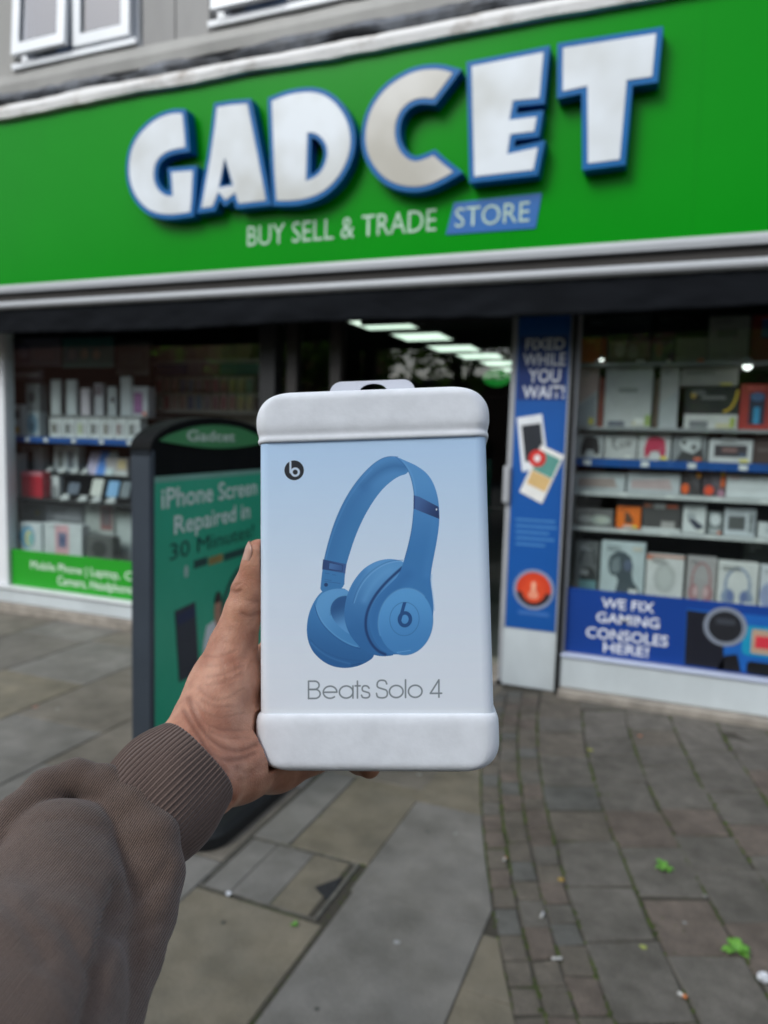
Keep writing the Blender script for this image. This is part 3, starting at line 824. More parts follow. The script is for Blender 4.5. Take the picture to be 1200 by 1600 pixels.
# ================================================================== window displays
tagr = random.Random(17)
def shelf(label, px, py, xa, xb, yf, yb, th, m, edge=None, name='shelf'):
    z = fz(px, py, yf)
    t = thing(name, label, 'shelf', (xa, yf, z))
    cube('board', xa, xb, yf + 0.004, yb, z - th, z, m, t, 0.002)
    if edge: cube('edge_strip', xa, xb, yf, yf + 0.0035, z - edge[0], z + 0.002, edge[1], t)
    if edge:
        x = xa + 0.06
        while x < min(xb, 1.2):
            hh = min(edge[0] * 0.8, 0.03)
            cube('price_tag', x, x + 0.045, yf - 0.0012, yf - 0.0003, z - edge[0] * 0.5 - hh / 2, z - edge[0] * 0.5 + hh / 2, flat(226, 228, 226), t)
            x += 0.045 + tagr.uniform(0.10, 0.30)
    for a in (xa + 0.03, xb - 0.05):
        cube('bracket', a, a + 0.02, yb - 0.12, yb, z - th - 0.05, z - th - 0.001, M_black, t)
    return z
def prod(label, px4, y, col, prints=(), cat='boxed product', name='product_box', depth=0.09, z=None, tilt=0.0, grp=None, rough=0.45, rnd=0.0):
    x0p, y0p, x1p, y1p = px4
    xm, ym = (x0p + x1p) / 2, (y0p + y1p) / 2
    x0, x1 = fx(x0p, ym, y), fx(x1p, ym, y)
    z0, z1 = fz(xm, y1p, y), fz(xm, y0p, y)
    if z is not None:
        z1 = max(z1, z + 0.02); z0 = z
    t = thing(name, label, cat, ((x0 + x1) / 2, y, z0), grp)
    ca, sa = math.cos(tilt), math.sin(tilt)
    def fr(a, d, zz):
        dz = zz - z0
        return (a, y + d * ca + dz * sa, z0 + dz * ca - d * sa * 0.0)
    lift = lambda c: tuple(int(255 * (v / 255) ** 0.72) for v in c)    # tints were read off boxes standing in shade
    m = flat(*lift(col), rough)
    lp = rrect(x0, x1, z0, z1, rnd, 4) if rnd else rect(x0, x1, z0, z1)
    o = plate('carton', [lp], 0, depth, m, t, fr)
    bm = bmesh.new(); bm.from_mesh(o.data)
    e = [x for x in bm.edges if len(x.link_faces) == 2 and x.calc_face_angle(0) > 0.5]
    bmesh.ops.bevel(bm, geom=e, offset=min(0.003, (x1 - x0) * 0.04), segments=1, affect='EDGES')
    bm.to_mesh(o.data); bm.free()
    U = lambda u: x0 + (x1 - x0) * u
    V = lambda v: z0 + (z1 - z0) * v
    d0 = -0.0012
    prints = list(prints)
    if cat == 'boxed product' and (z1 - z0) > 0.07:      # small print and a price sticker
        lum = sum(col) / 3
        ink = tuple(int(v * 0.72) for v in col) if lum > 110 else tuple(min(255, int(v * 1.6 + 40)) for v in col)
        u_ = tagr.uniform(0.06, 0.3)
        for q_ in range(tagr.choice((1, 2, 2))):
            prints.append(('r', u_, 0.90 - 0.06 * q_, u_ + tagr.uniform(0.2, 0.5), 0.925 - 0.06 * q_, ink))
        if tagr.random() < 0.45:
            u_ = tagr.uniform(0.62, 0.72)
            prints.append(('r', u_, 0.04, u_ + 0.2, 0.15, tagr.choice(((236, 236, 228), (232, 214, 70), (226, 92, 60), (236, 236, 228)))))
    for p in prints:
        k = p[0]
        if k == 'r': lp, c = [rect(U(p[1]), U(p[3]), V(p[2]), V(p[4]))], p[5]
        elif k == 'e': lp, c = [ell(U(p[1]), V(p[2]), p[3] * (x1 - x0), p[4] * (z1 - z0), 18)], p[5]
        elif k == 'p': lp, c = [[(U(a), V(b)) for a, b in p[1]]], p[2]
        elif k == 'a': lp, c = [arcband(U(p[1]), V(p[2]), p[3] * (x1 - x0), p[4] * (z1 - z0), p[5] * (x1 - x0), p[6], p[7], 16)], p[8]
        elif k == 't':
            text('lettering', p[5], U(p[1]), U(p[3]), V(p[2]), V(p[4]), d0, flat(*lift(p[6])), t, bold=0.01, frame=fr); d0 -= 0.0011; continue
        plate('printed_picture', lp, d0, d0 + 0.0009, flat(*lift(c)), t, fr)
        d0 -= 0.0011
    return t
M_blueedge = mat('blue_shelf_edge', S(24, 84, 158), 0.4, 0.1, 5)
M_glsh = mat('grey_shelf', S(150, 154, 156), 0.4, 0.1, 5)
M_wsh = mat('white_shelf', S(205, 208, 208), 0.4, 0.1, 5)
M_bsh = mat('black_shelf', S(30, 32, 33), 0.5, 0.2, 5)
XLs = XL - 0.9
# ---- left window
zA = shelf('blue edged shelf of phone boxes in the left window', 100, 684, XLs, fx(226, 688, 0.14), 0.14, 0.6, 0.03, M_glsh, (0.045, M_blueedge))
ph_ = lambda c: [('p', [(0.32, 0.12), (0.68, 0.12), (0.68, 0.62), (0.32, 0.62)], c), ('e', 0.5, 0.5, 0.08, 0.05, (90, 90, 90))]
prod('small white box with an orange spot at the left end of the blue edged shelf', (15, 632, 38, 684), 0.2, (196, 202, 206), [('r', 0.25, 0.55, 0.7, 0.82, (70, 74, 78)), ('e', 0.5, 0.2, 0.2, 0.12, (210, 150, 50))], z=zA)
t_ = prod('white box with a pale blue picture beside the orange spotted box', (40, 643, 61, 684), 0.2, (176, 190, 198), [('e', 0.5, 0.5, 0.42, 0.42, (96, 134, 160)), ('e', 0.5, 0.4, 0.2, 0.2, (60, 90, 110))], z=zA)
prod('grey box with a dark lens picture on top of the pale blue box', (40, 599, 61, 642.3), 0.2, (112, 120, 124), [('e', 0.45, 0.5, 0.28, 0.2, (48, 54, 58))])
cols_ = [(74, 70, 60), (60, 64, 66), (168, 184, 130), (52, 54, 52), (84, 74, 62), (110, 74, 76), (58, 60, 58)]
desc = ['grey', 'slate', 'lime', 'black', 'brown', 'maroon', 'charcoal']
xa = [77, 98, 118, 138, 158, 178, 198, 219]
for k in range(7):
    prod('white phone box with a %s phone in the row on the blue edged shelf' % desc[k], (xa[k] + 0.6, 653, xa[k + 1] - 0.6, 684), 0.2, (204, 210, 212), [('r', 0.2, 0.2, 0.48, 0.72, cols_[k]), ('r', 0.56, 0.2, 0.82, 0.72, (150, 152, 156)), ('r', 0.25, 0.28, 0.43, 0.66, tuple(int(c * 0.8) for c in cols_[k]))], z=zA, grp='row of white phone boxes')
zG = shelf('narrow glass shelf carrying upright phones above the white phone boxes', 140, 649, fx(76, 648, 0.18), fx(226, 652, 0.18), 0.18, 0.5, 0.012, M_glsh)
for (a, t0_, b, c, l) in ((79, 593, 94, (186, 194, 198), 'tall white upright phone, leftmost on the narrow glass shelf'), (103, 593, 119, (180, 188, 194), 'tall white upright phone, second on the narrow glass shelf'),
        (126, 606, 140, (188, 180, 192), 'short lilac white phone beside two tall white ones'), (147, 599, 161, (164, 166, 176), 'pinkish grey upright phone in the middle of the glass shelf'),
        (168, 604, 181, (158, 166, 172), 'grey phone with a dark camera bump on the glass shelf'), (188, 588, 205, (168, 176, 184), 'widest white phone box on the narrow glass shelf')):
    pr = [('r', 0.1, 0.62, 0.9, 0.95, (100, 88, 100))] if 'pinkish' in l else ([('e', 0.6, 0.55, 0.25, 0.1, (50, 50, 52))] if 'bump' in l else [('r', 0.15, 0.08, 0.85, 0.94, tuple(min(255, x + 12) for x in c))])
    prod(l, (a, t0_, b, 649), 0.24, c, pr, cat='phone', name='phone', depth=0.03, z=zG, rnd=0.006)
prod('purple phone box with white edges at the right end of the glass shelf', (206, 604, 231, 649), 0.24, (172, 176, 188), [('r', 0.12, 0.1, 0.66, 0.8, (110, 60, 110)), ('r', 0.2, 0.2, 0.58, 0.7, (140, 80, 140))], z=zG)
# hanging sheets at the top of the left window
def sheet(name, label, cat, px4, y, col, prints):
    return prod(label, px4, y, col, prints, cat=cat, name=name, depth=0.012)
sheet('hanging_poster', 'dark purple hanging poster at the top left of the left window', 'poster', (10, 528, 94, 572), 0.16, (70, 68, 84), [('r', 0.05, 0.1, 0.45, 0.75, (44, 40, 66)), ('e', 0.3, 0.5, 0.1, 0.2, (96, 92, 120)), ('r', 0.55, 0.2, 0.9, 0.6, (84, 72, 88))])
sheet('hanging_poster', 'dark teal hanging poster with three small faces in the left window', 'poster', (97, 527, 177, 574), 0.16, (16, 66, 66), [('r', 0.05, 0.2, 0.32, 0.6, (22, 60, 78)), ('e', 0.2, 0.45, 0.07, 0.15, (70, 84, 96)), ('e', 0.45, 0.45, 0.07, 0.15, (92, 88, 78)), ('e', 0.68, 0.42, 0.07, 0.15, (96, 84, 74))])
sheet('hanging_poster', 'grey hanging poster between the teal poster and the case rack', 'poster', (182, 534, 232, 586), 0.3, (56, 58, 58), [('r', 0.1, 0.3, 0.8, 0.7, (70, 72, 74))])
sheet('hanging_banner', 'thin black banner with white writing above the orange spotted box', 'banner', (12, 578, 66, 594), 0.17, (26, 28, 36), [('r', 0.08, 0.4, 0.9, 0.62, (110, 114, 118))])
# middle tiers
zM = shelf('black tier under the blue edged shelf carrying phones', 135, 741, fx(60, 741, 0.26), fx(232, 745, 0.26), 0.26, 0.6, 0.02, M_bsh)
zN = shelf('lower black tier with the red box in the left window', 120, 783, XLs, fx(232, 788, 0.14), 0.14, 0.6, 0.025, M_bsh)
prod('white phone box behind the red box', (33, 696, 65, 742), 0.34, (196, 202, 204), [('r', 0.3, 0.2, 0.62, 0.84, (58, 62, 60)), ('r', 0.35, 0.5, 0.45, 0.8, (30, 32, 34))], z=zN + 0.16)
prod('low white carton lifting the white phone box', (30, 743.5, 70, 783), 0.33, (120, 122, 124), z=zN)
prod('bright red box with a pink lid in the left window', (33, 737, 66, 780), 0.18, (186, 12, 28), [('r', 0.0, 0.85, 1.0, 1.0, (214, 110, 124))], z=zN)
prod('small white box with a dark dial beside the red box', (9, 709, 29, 783), 0.2, (150, 156, 160), [('r', 0.1, 0.55, 0.9, 0.95, (190, 196, 200)), ('e', 0.45, 0.75, 0.2, 0.08, (70, 76, 80)), ('r', 0.1, 0.05, 0.9, 0.4, (84, 88, 98))], z=zN)
prod('white twin phone box in the middle of the black tier', (84, 696, 121, 741), 0.32, (188, 196, 202), [('r', 0.16, 0.18, 0.42, 0.8, (98, 104, 104)), ('r', 0.56, 0.18, 0.84, 0.8, (88, 94, 104))], z=zM)
for (a, b, c, l) in ((133, 149, (178, 166, 206), 'lilac phone leaning on the black tier'), (148, 163, (40, 110, 220), 'bright blue phone leaning beside the lilac one'), (161, 175, (186, 204, 210), 'pale grey phone leaning right of the blue one')):
    t_ = prod(l, (a, 703, b, 740), 0.29, c, [('r', 0.12, 0.1, 0.88, 0.92, tuple(max(0, x - 14) for x in c))], cat='phone', name='phone', depth=0.012, z=zM, tilt=0.35, rnd=0.008)
prod('beige carton with a yellow corner at the right of the black tier', (165, 715, 199, 744), 0.31, (180, 172, 176), [('r', 0.55, 0.35, 0.95, 0.9, (206, 180, 130)), ('r', 0.0, 0.0, 1.0, 0.22, (206, 208, 206))], z=zM)
def stand(label, px, py, y, z, w=0.075, grp='white phone stands'):
    x = fx(px, py, y)
    t = thing('phone_stand', label, 'phone stand', (x, y, z), grp)
    loft('base', [[(px_, y + py_, zz) for px_, py_ in ell(x, 0, w * s_, w * 0.6 * s_, 16)] for s_, zz in ((0.5, z + 0.001), (0.5, z + 0.014), (0.44, z + 0.02))], M_wsh, t, smooth=False)
    cube('back_lip', x - w * 0.35, x + w * 0.35, y + 0.012, y + 0.02, z + 0.0201, z + 0.045, M_wsh, t, 0.002)
for k, px in enumerate((77, 97, 117, 132)):
    stand('small white phone stand at the front edge of the black tier, %s from the left' % nm[k], px, 738, 0.275, zM)
for k, px in enumerate((101, 129, 150, 173)):
    stand('oval white phone stand on the lower black tier, %s from the left' % nm[k], px, 781, 0.17, zN, 0.1)
prod('white charging lamp on the lower black tier', (79, 744, 92, 782), 0.26, (206, 210, 212), [('r', 0.3, 0.05, 0.8, 0.55, (120, 126, 130))], cat='charger', name='charger', depth=0.05, z=zN, rnd=0.012)
for (a, t0_, b, c, l) in ((104, 754, 121, (58, 70, 88), 'dark blue phone leaning on the lower tier'), (140, 748, 157, (196, 198, 190), 'cream phone leaning on the lower tier'), (165, 751, 182, (92, 150, 206), 'sky blue phone leaning on the lower tier'), (186, 752, 200, (78, 90, 98), 'grey phone leaning beside the sky blue one')):
    prod(l, (a, t0_, b, 780), 0.2, c, [('r', 0.12, 0.1, 0.88, 0.92, tuple(max(0, x - 12) for x in c))], cat='phone', name='phone', depth=0.012, z=zN + 0.046, tilt=0.3, rnd=0.008)
zF = 0.47
prod('white tablet box with a rainbow swirl on the left window floor', (31, 817, 65, 866), 0.1, (200, 208, 214), [('e', 0.35, 0.55, 0.34, 0.38, (90, 158, 200)), ('e', 0.45, 0.5, 0.2, 0.26, (206, 190, 110)), ('e', 0.52, 0.48, 0.14, 0.2, (120, 180, 180))], z=zF)
prod('white tablet box with a pink framed picture beside the rainbow box', (69, 819, 128, 874), 0.1, (198, 204, 208), [('r', 0.3, 0.08, 0.66, 0.97, (214, 150, 160)), ('r', 0.38, 0.3, 0.6, 0.75, (96, 96, 128)), ('e', 0.5, 0.52, 0.08, 0.12, (60, 70, 110))], z=zF)
prod('wide grey box with a dark red picture behind the tablet boxes', (133, 786, 178, 880), 0.26, (150, 156, 154), [('r', 0.55, 0.52, 0.95, 0.97, (116, 66, 66)), ('r', 0.6, 0.6, 0.9, 0.9, (84, 74, 78))], z=zF)
prod('pale grey box at the right of the red picture box', (179, 800, 226, 884), 0.28, (156, 166, 164), [('r', 0.1, 0.1, 0.6, 0.9, (166, 176, 176))], z=zF)
prod('black speaker on the floor in front of the grey boxes', (134, 838, 176, 878), 0.12, (62, 64, 64), [('e', 0.5, 0.5, 0.28, 0.32, (34, 36, 36))], cat='speaker', name='speaker', z=zF)
prod('grey laptop box standing behind the rainbow tablet box', (31, 786, 68, 866), 0.3, (112, 116, 116), [('e', 0.75, 0.8, 0.1, 0.06, (130, 124, 86))], z=zF)
prod('silver laptop box standing behind the pink tablet box', (70, 790, 130, 872), 0.3, (128, 132, 138), [('r', 0.08, 0.72, 0.92, 0.9, (150, 152, 160)), ('r', 0.4, 0.6, 0.95, 0.68, (96, 100, 100))], z=zF)
# ---- case rack seen deeper through the left window
RY = 0.8
rk = thing('display_rack', 'wall rack of coloured phone cases deep in the left window', 'display rack', (fx(320, 620, RY), RY, 0))
ra, rb = fx(238, 600, RY), fx(408, 600, RY)
cube('back_panel', ra, rb, RY + 0.08, RY + 0.10, 0.0, fz(320, 538, RY), mat('rack_back', S(150, 150, 146), 0.7, 0.2, 3), rk)
zr1, zr2, zr0 = fz(320, 642, RY), fz(320, 615, RY), fz(320, 563, RY)
for z_ in (zr1, zr2, zr0):
    cube('rail', ra, rb, RY - 0.05, RY + 0.079, z_ - 0.02, z_, mat('rack_rail', S(210, 208, 204), 0.5, 0.1, 5), rk)
for a, b, c in ((240, 288, (34, 46, 92)), (291, 312, (110, 92, 104)), (314, 338, (128, 64, 86)), (341, 402, (34, 86, 84))):
    cube('header_card', fx(a, 590, RY), fx(b, 590, RY), RY + 0.03, RY + 0.04, zr2 + 0.16, fz((a + b) / 2, 568, RY), flat(*[int(255 * (v / 255) ** 0.45) for v in c]), rk)
pc = [(150, 60, 60), (110, 90, 110), (170, 150, 90), (60, 74, 130), (150, 84, 76), (170, 120, 110), (120, 60, 70), (90, 130, 120), (80, 110, 160), (180, 160, 80), (150, 100, 90), (160, 70, 80)]
pn = ['red', 'mauve', 'gold', 'navy', 'brick', 'peach', 'wine', 'teal', 'blue', 'yellow', 'tan', 'crimson']
for row, (zz, hh) in enumerate(((zr2, 0.15), (zr1, 0.17))):
    for k in range(12):
        j = (k * 5 + row * 7) % 12
        x = ra + 0.05 + (rb - ra - 0.1) * (k + 0.5) / 12
        t = thing('phone_case_pack', '%s phone case pack on the %s rail of the back rack' % (pn[j], ('upper', 'lower')[row]), 'phone case', (x, RY, zz), 'phone case packs on the back rack')
        wv = (rb - ra - 0.1) / 12 * 0.42
        cube('card', x - wv, x + wv, RY - 0.02, RY - 0.005, zz + 0.002, zz + hh - 0.01, flat(238, 234, 228), t)
        cube('case', x - wv * 0.7, x + wv * 0.7, RY - 0.035, RY - 0.0205, zz + 0.012, zz + hh * 0.75, flat(*[int(255 * (v / 255) ** 0.42) for v in pc[j]]), t, 0.004)
for k in range(7):
    x = ra + 0.08 + (rb - ra - 0.16) * (k + 0.5) / 7
    j = k % 3
    prodc = ((120, 92, 60), (150, 120, 80), (96, 70, 56))[j]
    t = thing('headset_box', '%s headset box, %s from the left on top of the back rack' % (('brown', 'tan', 'umber')[j], nm[k] if k < 6 else 'seventh'), 'boxed product', (x, RY, zr0), 'headset boxes on top of the back rack')
    cube('carton', x - 0.07, x + 0.07, RY - 0.04, RY + 0.06, zr0 + 0.001, zr0 + 0.12, flat(*[int(255 * (v / 255) ** 0.45) for v in prodc]), t, 0.003)
# ---- right window
XRs = fx(896, 720, 0.14)
YF = 0.14
z2 = shelf('glass shelf of white console boxes in the right window', 1000, 668, XRs, XR - 0.1, YF, 0.6, 0.02, M_glsh)
z3 = shelf('blue edged shelf of controller boxes in the right window', 1000, 719, XRs, XR - 0.1, YF, 0.6, 0.03, M_bsh, (0.045, M_blueedge))
z4 = shelf('grey shelf of flat keyboard boxes in the right window', 1000, 771, XRs, XR - 0.1, YF, 0.6, 0.022, M_glsh, (0.026, M_wsh))
z5 = shelf('grey shelf with the bright orange box in the right window', 1000, 829, XRs, XR - 0.1, YF, 0.6, 0.022, M_glsh, (0.022, M_wsh))
z1 = shelf('top glass shelf of dark boxes in the right window', 1000, 566, XRs, XR - 0.1, YF, 0.6, 0.02, M_glsh)
zB = 0.60
Y = 0.2
G1 = (178, 180, 178)
prod('orange box at the left end of the top shelf', (908, 528, 946, 566), Y, (206, 84, 36), [('r', 0.1, 0.2, 0.9, 0.8, (190, 70, 30))], z=z1)
prod('brown box with pale blots beside the orange box on top', (949, 532, 1016, 566), Y, (112, 96, 90), [('e', 0.3, 0.6, 0.12, 0.3, (170, 160, 156)), ('e', 0.6, 0.5, 0.12, 0.3, (150, 140, 138)), ('r', 0.0, 0.0, 1.0, 0.25, (72, 56, 50))], z=z1)
prod('dark box with a rusty stripe on the top shelf', (1019, 532, 1054, 568), Y, (70, 70, 68), [('e', 0.3, 0.6, 0.16, 0.3, (140, 96, 72)), ('r', 0.5, 0.0, 1, 0.4, (44, 46, 60))], z=z1)
prod('plain olive grey box on the top shelf', (1056, 527, 1105, 570), Y, (130, 130, 116), [], z=z1)
prod('tall grey box with a dark logo on the top shelf', (1107, 494, 1172, 570), Y, (146, 146, 142), [('r', 0.2, 0.55, 0.7, 0.72, (96, 96, 96)), ('r', 0.1, 0.1, 0.5, 0.2, (128, 128, 124))], z=z1)
prod('deep red box with a blue corner at the end of the top shelf', (1174, 490, 1250, 572), Y, (112, 30, 30), [('r', 0.2, 0.5, 0.7, 0.9, (40, 70, 130))], z=z1)
prod('black case standing behind the brown boxes on the top shelf', (1022, 488, 1106, 560), 0.38, (20, 20, 22), [], z=z1)
prod('slate box standing behind the orange box on the top shelf', (906, 494, 1018, 560), 0.38, (64, 70, 76), [('r', 0.4, 0.3, 0.9, 0.8, (52, 58, 72))], z=z1)
prod('pale box with a pink top at the left of the console shelf', (899, 572, 934, 668), Y, (186, 186, 184), [('p', [(0, 0.35), (1, 0.62), (1, 1), (0, 1)], (190, 160, 152)), ('p', [(0.05, 0.02), (0.95, 0.02), (0.95, 0.55), (0.05, 0.3)], (160, 168, 174))], z=z2)
prod('thin rusty red box wedged beside the white console box', (935, 590, 943, 668), Y, (128, 60, 50), [], z=z2)
prod('large white console box with faint grey writing', (945, 568, 1019, 668), Y, (192, 194, 194), [('r', 0.3, 0.55, 0.7, 0.62, (140, 142, 142)), ('r', 0.62, 0.03, 0.98, 0.1, (206, 196, 150)), ('r', 0.88, 0.03, 0.99, 0.2, (150, 180, 90)), ('r', 0.1, 0.02, 0.45, 0.1, (90, 94, 108))], z=z2)
prod('narrow dark brown box beside the white console box', (1022, 590, 1029, 668), Y, (80, 64, 54), [], z=z2)
prod('white console box with a grey diagonal, end on', (1031, 570, 1060, 668), Y, (182, 180, 178), [('p', [(0, 0.0), (1, 0.0), (1, 0.6), (0, 0.38)], (168, 172, 176))], z=z2)
prod('wide black and white console box with a yellow arc', (1070, 606, 1154, 670), Y, (208, 208, 206), [('r', 0.0, 0.36, 1.0, 1.0, (26, 27, 28)), ('a', 0.72, 1.0, 0.27, 0.6, 0.05, 270, 355, (216, 168, 30)), ('e', 0.15, 0.82, 0.05, 0.07, (206, 160, 40)), ('r', 0.3, 0.72, 0.75, 0.8, (110, 110, 108)), ('r', 0.1, 0.03, 0.45, 0.2, (110, 112, 118)), ('r', 0.6, 0.03, 0.9, 0.14, (206, 196, 150)), ('r', 0.86, 0.05, 0.94, 0.28, (160, 180, 60))], z=z2)
prod('long flat grey box lying on the black and white console box', (1064, 573, 1154, 603), Y + 0.01, (158, 154, 148), [('r', 0.1, 0.55, 0.6, 0.8, (130, 128, 124))], z=None)
prod('red game box with a black and blue figure at the right of the console shelf', (1156, 600, 1236, 671), Y, (164, 40, 36), [('r', 0.18, 0.12, 0.5, 0.8, (30, 34, 52)), ('r', 0.28, 0.14, 0.4, 0.5, (40, 140, 200)), ('e', 0.34, 0.72, 0.14, 0.1, (60, 90, 140)), ('e', 0.75, 0.6, 0.2, 0.3, (190, 60, 44))], z=z2)
# controllers
def pad(c, hi):
    return [('p', [(0.22, 0.12), (0.2, 0.45), (0.3, 0.8), (0.45, 0.86), (0.62, 0.86), (0.8, 0.76), (0.86, 0.4), (0.84, 0.1), (0.74, 0.08), (0.64, 0.34), (0.42, 0.34), (0.32, 0.1)], c), ('e', 0.53, 0.14, 0.16, 0.16, hi)]
prod('white controller box with a black gamepad on the blue edged shelf', (899, 676, 943, 719), Y, (176, 180, 182), pad((32, 34, 36), (200, 204, 206)), z=z3)
prod('white box with scribbled grey writing between two controller boxes', (945, 676, 995, 719), Y, (186, 188, 188), [('p', [(0.2, 0.75), (0.35, 0.82), (0.3, 0.5), (0.45, 0.4), (0.42, 0.34), (0.24, 0.44)], (112, 112, 112)), ('r', 0.46, 0.44, 0.6, 0.66, (120, 120, 120)), ('r', 0.64, 0.5, 0.82, 0.72, (132, 132, 132)), ('r', 0.5, 0.5, 0.56, 0.6, (186, 188, 188))], z=z3)
prod('white controller box with a red gamepad', (997, 676, 1048, 719), Y, (188, 190, 190), pad((182, 36, 62), (206, 208, 210)), z=z3)
prod('grey controller box with a white gamepad', (1051, 676, 1105, 720), Y, (122, 126, 130), [('p', [(0.08, 0.0), (0.3, 0.4), (0.2, 0.6), (0.3, 0.85), (0.6, 0.95), (0.82, 0.9), (0.86, 0.5), (0.95, 0.0)], (44, 46, 48)), ('p', [(0.2, 0.6), (0.3, 0.86), (0.6, 0.94), (0.82, 0.88), (0.8, 0.45), (0.6, 0.28), (0.34, 0.36)], (196, 200, 202)), ('e', 0.33, 0.66, 0.07, 0.09, (60, 62, 64)), ('e', 0.62, 0.5, 0.08, 0.1, (70, 72, 74))], z=z3)
prod('white carry case box with a dark screen window', (1108, 686, 1176, 721), Y, (206, 209, 211), [('r', 0.12, 0.25, 0.88, 0.75, (46, 44, 48)), ('r', 0.3, 0.45, 0.65, 0.62, (120, 84, 82)), ('r', 0.7, 0.28, 0.84, 0.4, (60, 80, 110))], z=z3)
cube('handle', fx(1130, 680, Y), fx(1152, 680, Y), Y + 0.02, Y + 0.06, fz(1140, 686, Y) + 0.001, fz(1140, 680, Y), flat(190, 194, 196), [o for o in bpy.data.objects if o.get('label') == 'white carry case box with a dark screen window'][0], 0.003)
prod('dark brown box at the right end of the blue edged shelf', (1178, 676, 1236, 723), Y, (52, 42, 40), [('r', 0.1, 0.4, 0.5, 0.5, (80, 70, 68))], z=z3)
# keyboards row
prod('long pale keyboard box with a brown keyboard picture', (896, 738, 977, 770), Y, (170, 176, 180), [('p', [(0.08, 0.2), (0.86, 0.2), (0.78, 0.72), (0.1, 0.66)], (146, 126, 120)), ('r', 0.0, 0.82, 1.0, 1.0, (150, 154, 156))], z=z4)
prod('long pale keyboard box with a pinkish keyboard picture', (980, 738, 1063, 771), Y, (172, 178, 182), [('p', [(0.08, 0.2), (0.86, 0.2), (0.8, 0.7), (0.08, 0.6)], (170, 146, 146))], z=z4)
prod('black box with an orange red flash beside the keyboard boxes', (1065, 733, 1096, 773), Y, (42, 40, 42), [('e', 0.2, 0.25, 0.2, 0.2, (226, 74, 30)), ('p', [(0.3, 0.9), (0.9, 0.9), (0.9, 0.2), (0.6, 0.4)], (58, 56, 60)), ('e', 0.85, 0.8, 0.13, 0.14, (214, 120, 30))], z=z4)
prod('black box with orange and yellow corners, right of the other black one', (1098, 733, 1133, 774), Y, (56, 50, 56), [('e', 0.3, 0.22, 0.22, 0.18, (226, 60, 34)), ('r', 0.8, 0.35, 1.0, 0.95, (210, 80, 40)), ('e', 0.88, 0.85, 0.1, 0.1, (216, 180, 50)), ('p', [(0.3, 0.85), (0.7, 0.9), (0.8, 0.3), (0.5, 0.4)], (74, 68, 76)), ('r', 0.7, 0.0, 1, 0.25, (150, 100, 120))], z=z4)
prod('long white box at the right end of the keyboard shelf', (1135, 743, 1250, 779), Y, (206, 210, 212), [('r', 0.0, 0.35, 1.0, 0.42, (186, 190, 194)), ('r', 0.04, 0.8, 0.2, 0.9, (200, 150, 150))], z=z4)
# orange box row
prod('dark blister pack with pale earbuds at the left of the orange box shelf', (897, 795, 958, 827), Y, (86, 84, 84), [('e', 0.3, 0.4, 0.18, 0.24, (150, 150, 148)), ('e', 0.68, 0.38, 0.26, 0.28, (150, 160, 150)), ('e', 0.7, 0.4, 0.12, 0.14, (180, 186, 170))], z=z5)
prod('bright orange box with a black letter shaped picture', (963, 792, 1001, 830), Y, (236, 90, 16), [('p', [(0.35, 0.25), (0.35, 0.75), (0.48, 0.75), (0.68, 0.45), (0.68, 0.25), (0.58, 0.25)], (66, 40, 28)), ('r', 0.3, 0.03, 0.7, 0.15, (206, 190, 180))], z=z5)
prod('black box with orange writing right of the orange box', (1004, 784, 1064, 830), Y, (48, 46, 46), [('r', 0.03, 0.8, 0.25, 0.9, (190, 80, 40)), ('r', 0.3, 0.78, 0.58, 0.95, (190, 190, 190)), ('r', 0.62, 0.8, 0.9, 0.9, (190, 70, 40)), ('r', 0.5, 0.02, 0.85, 0.34, (150, 146, 144)), ('r', 0, 0, 1, 0.1, (206, 208, 208))], z=z5)
prod('small white box with a dark mouse picture', (1067, 789, 1103, 832), Y, (204, 208, 208), [('p', [(0.2, 0.5), (0.4, 0.56), (0.9, 0.26), (0.85, 0.14), (0.6, 0.14), (0.4, 0.3)], (38, 40, 54)), ('e', 0.35, 0.6, 0.22, 0.12, (150, 156, 160))], z=z5)
prod('grey box with a round white camera picture', (1106, 800, 1129, 834), Y, (92, 98, 100), [('e', 0.5, 0.66, 0.36, 0.28, (200, 206, 208)), ('r', 0.15, 0.05, 0.85, 0.25, (160, 166, 168))], z=z5)
prod('white appliance box with a square dark window', (1132, 795, 1181, 836), Y, (196, 202, 208), [('r', 0.1, 0.2, 0.68, 0.75, (108, 110, 118)), ('r', 0.14, 0.25, 0.64, 0.7, (62, 64, 64)), ('r', 0.76, 0.15, 0.95, 0.85, (120, 126, 130)), ('r', 0.8, 0.55, 0.9, 0.62, (60, 62, 64))], z=z5)
prod('low white box at the right of the appliance box', (1185, 818, 1240, 838), Y, (200, 204, 206), [('r', 0.2, 0.3, 0.7, 0.7, (160, 166, 170))], z=z5)
# headphones row
def hph(c, dk):
    return [('a', 0.5, 0.5, 0.34, 0.4, 0.07, 20, 160, c), ('a', 0.5, 0.5, 0.34, 0.36, 0.07, -20, 20, c), ('a', 0.5, 0.5, 0.34, 0.36, 0.07, 160, 200, c), ('e', 0.27, 0.24, 0.17, 0.18, c), ('e', 0.73, 0.24, 0.17, 0.18, c), ('e', 0.33, 0.26, 0.1, 0.12, dk), ('e', 0.67, 0.26, 0.1, 0.12, dk)]
prod('black box with a dark headset picture and teal label', (898, 846, 934, 926), Y, (92, 94, 96), [('a', 0.55, 0.5, 0.4, 0.42, 0.12, 10, 170, (54, 56, 58)), ('e', 0.6, 0.3, 0.36, 0.2, (40, 42, 44)), ('r', 0.2, 0.05, 0.95, 0.24, (86, 136, 142)), ('r', 0.25, 0.34, 0.6, 0.44, (150, 150, 150))], z=zB)
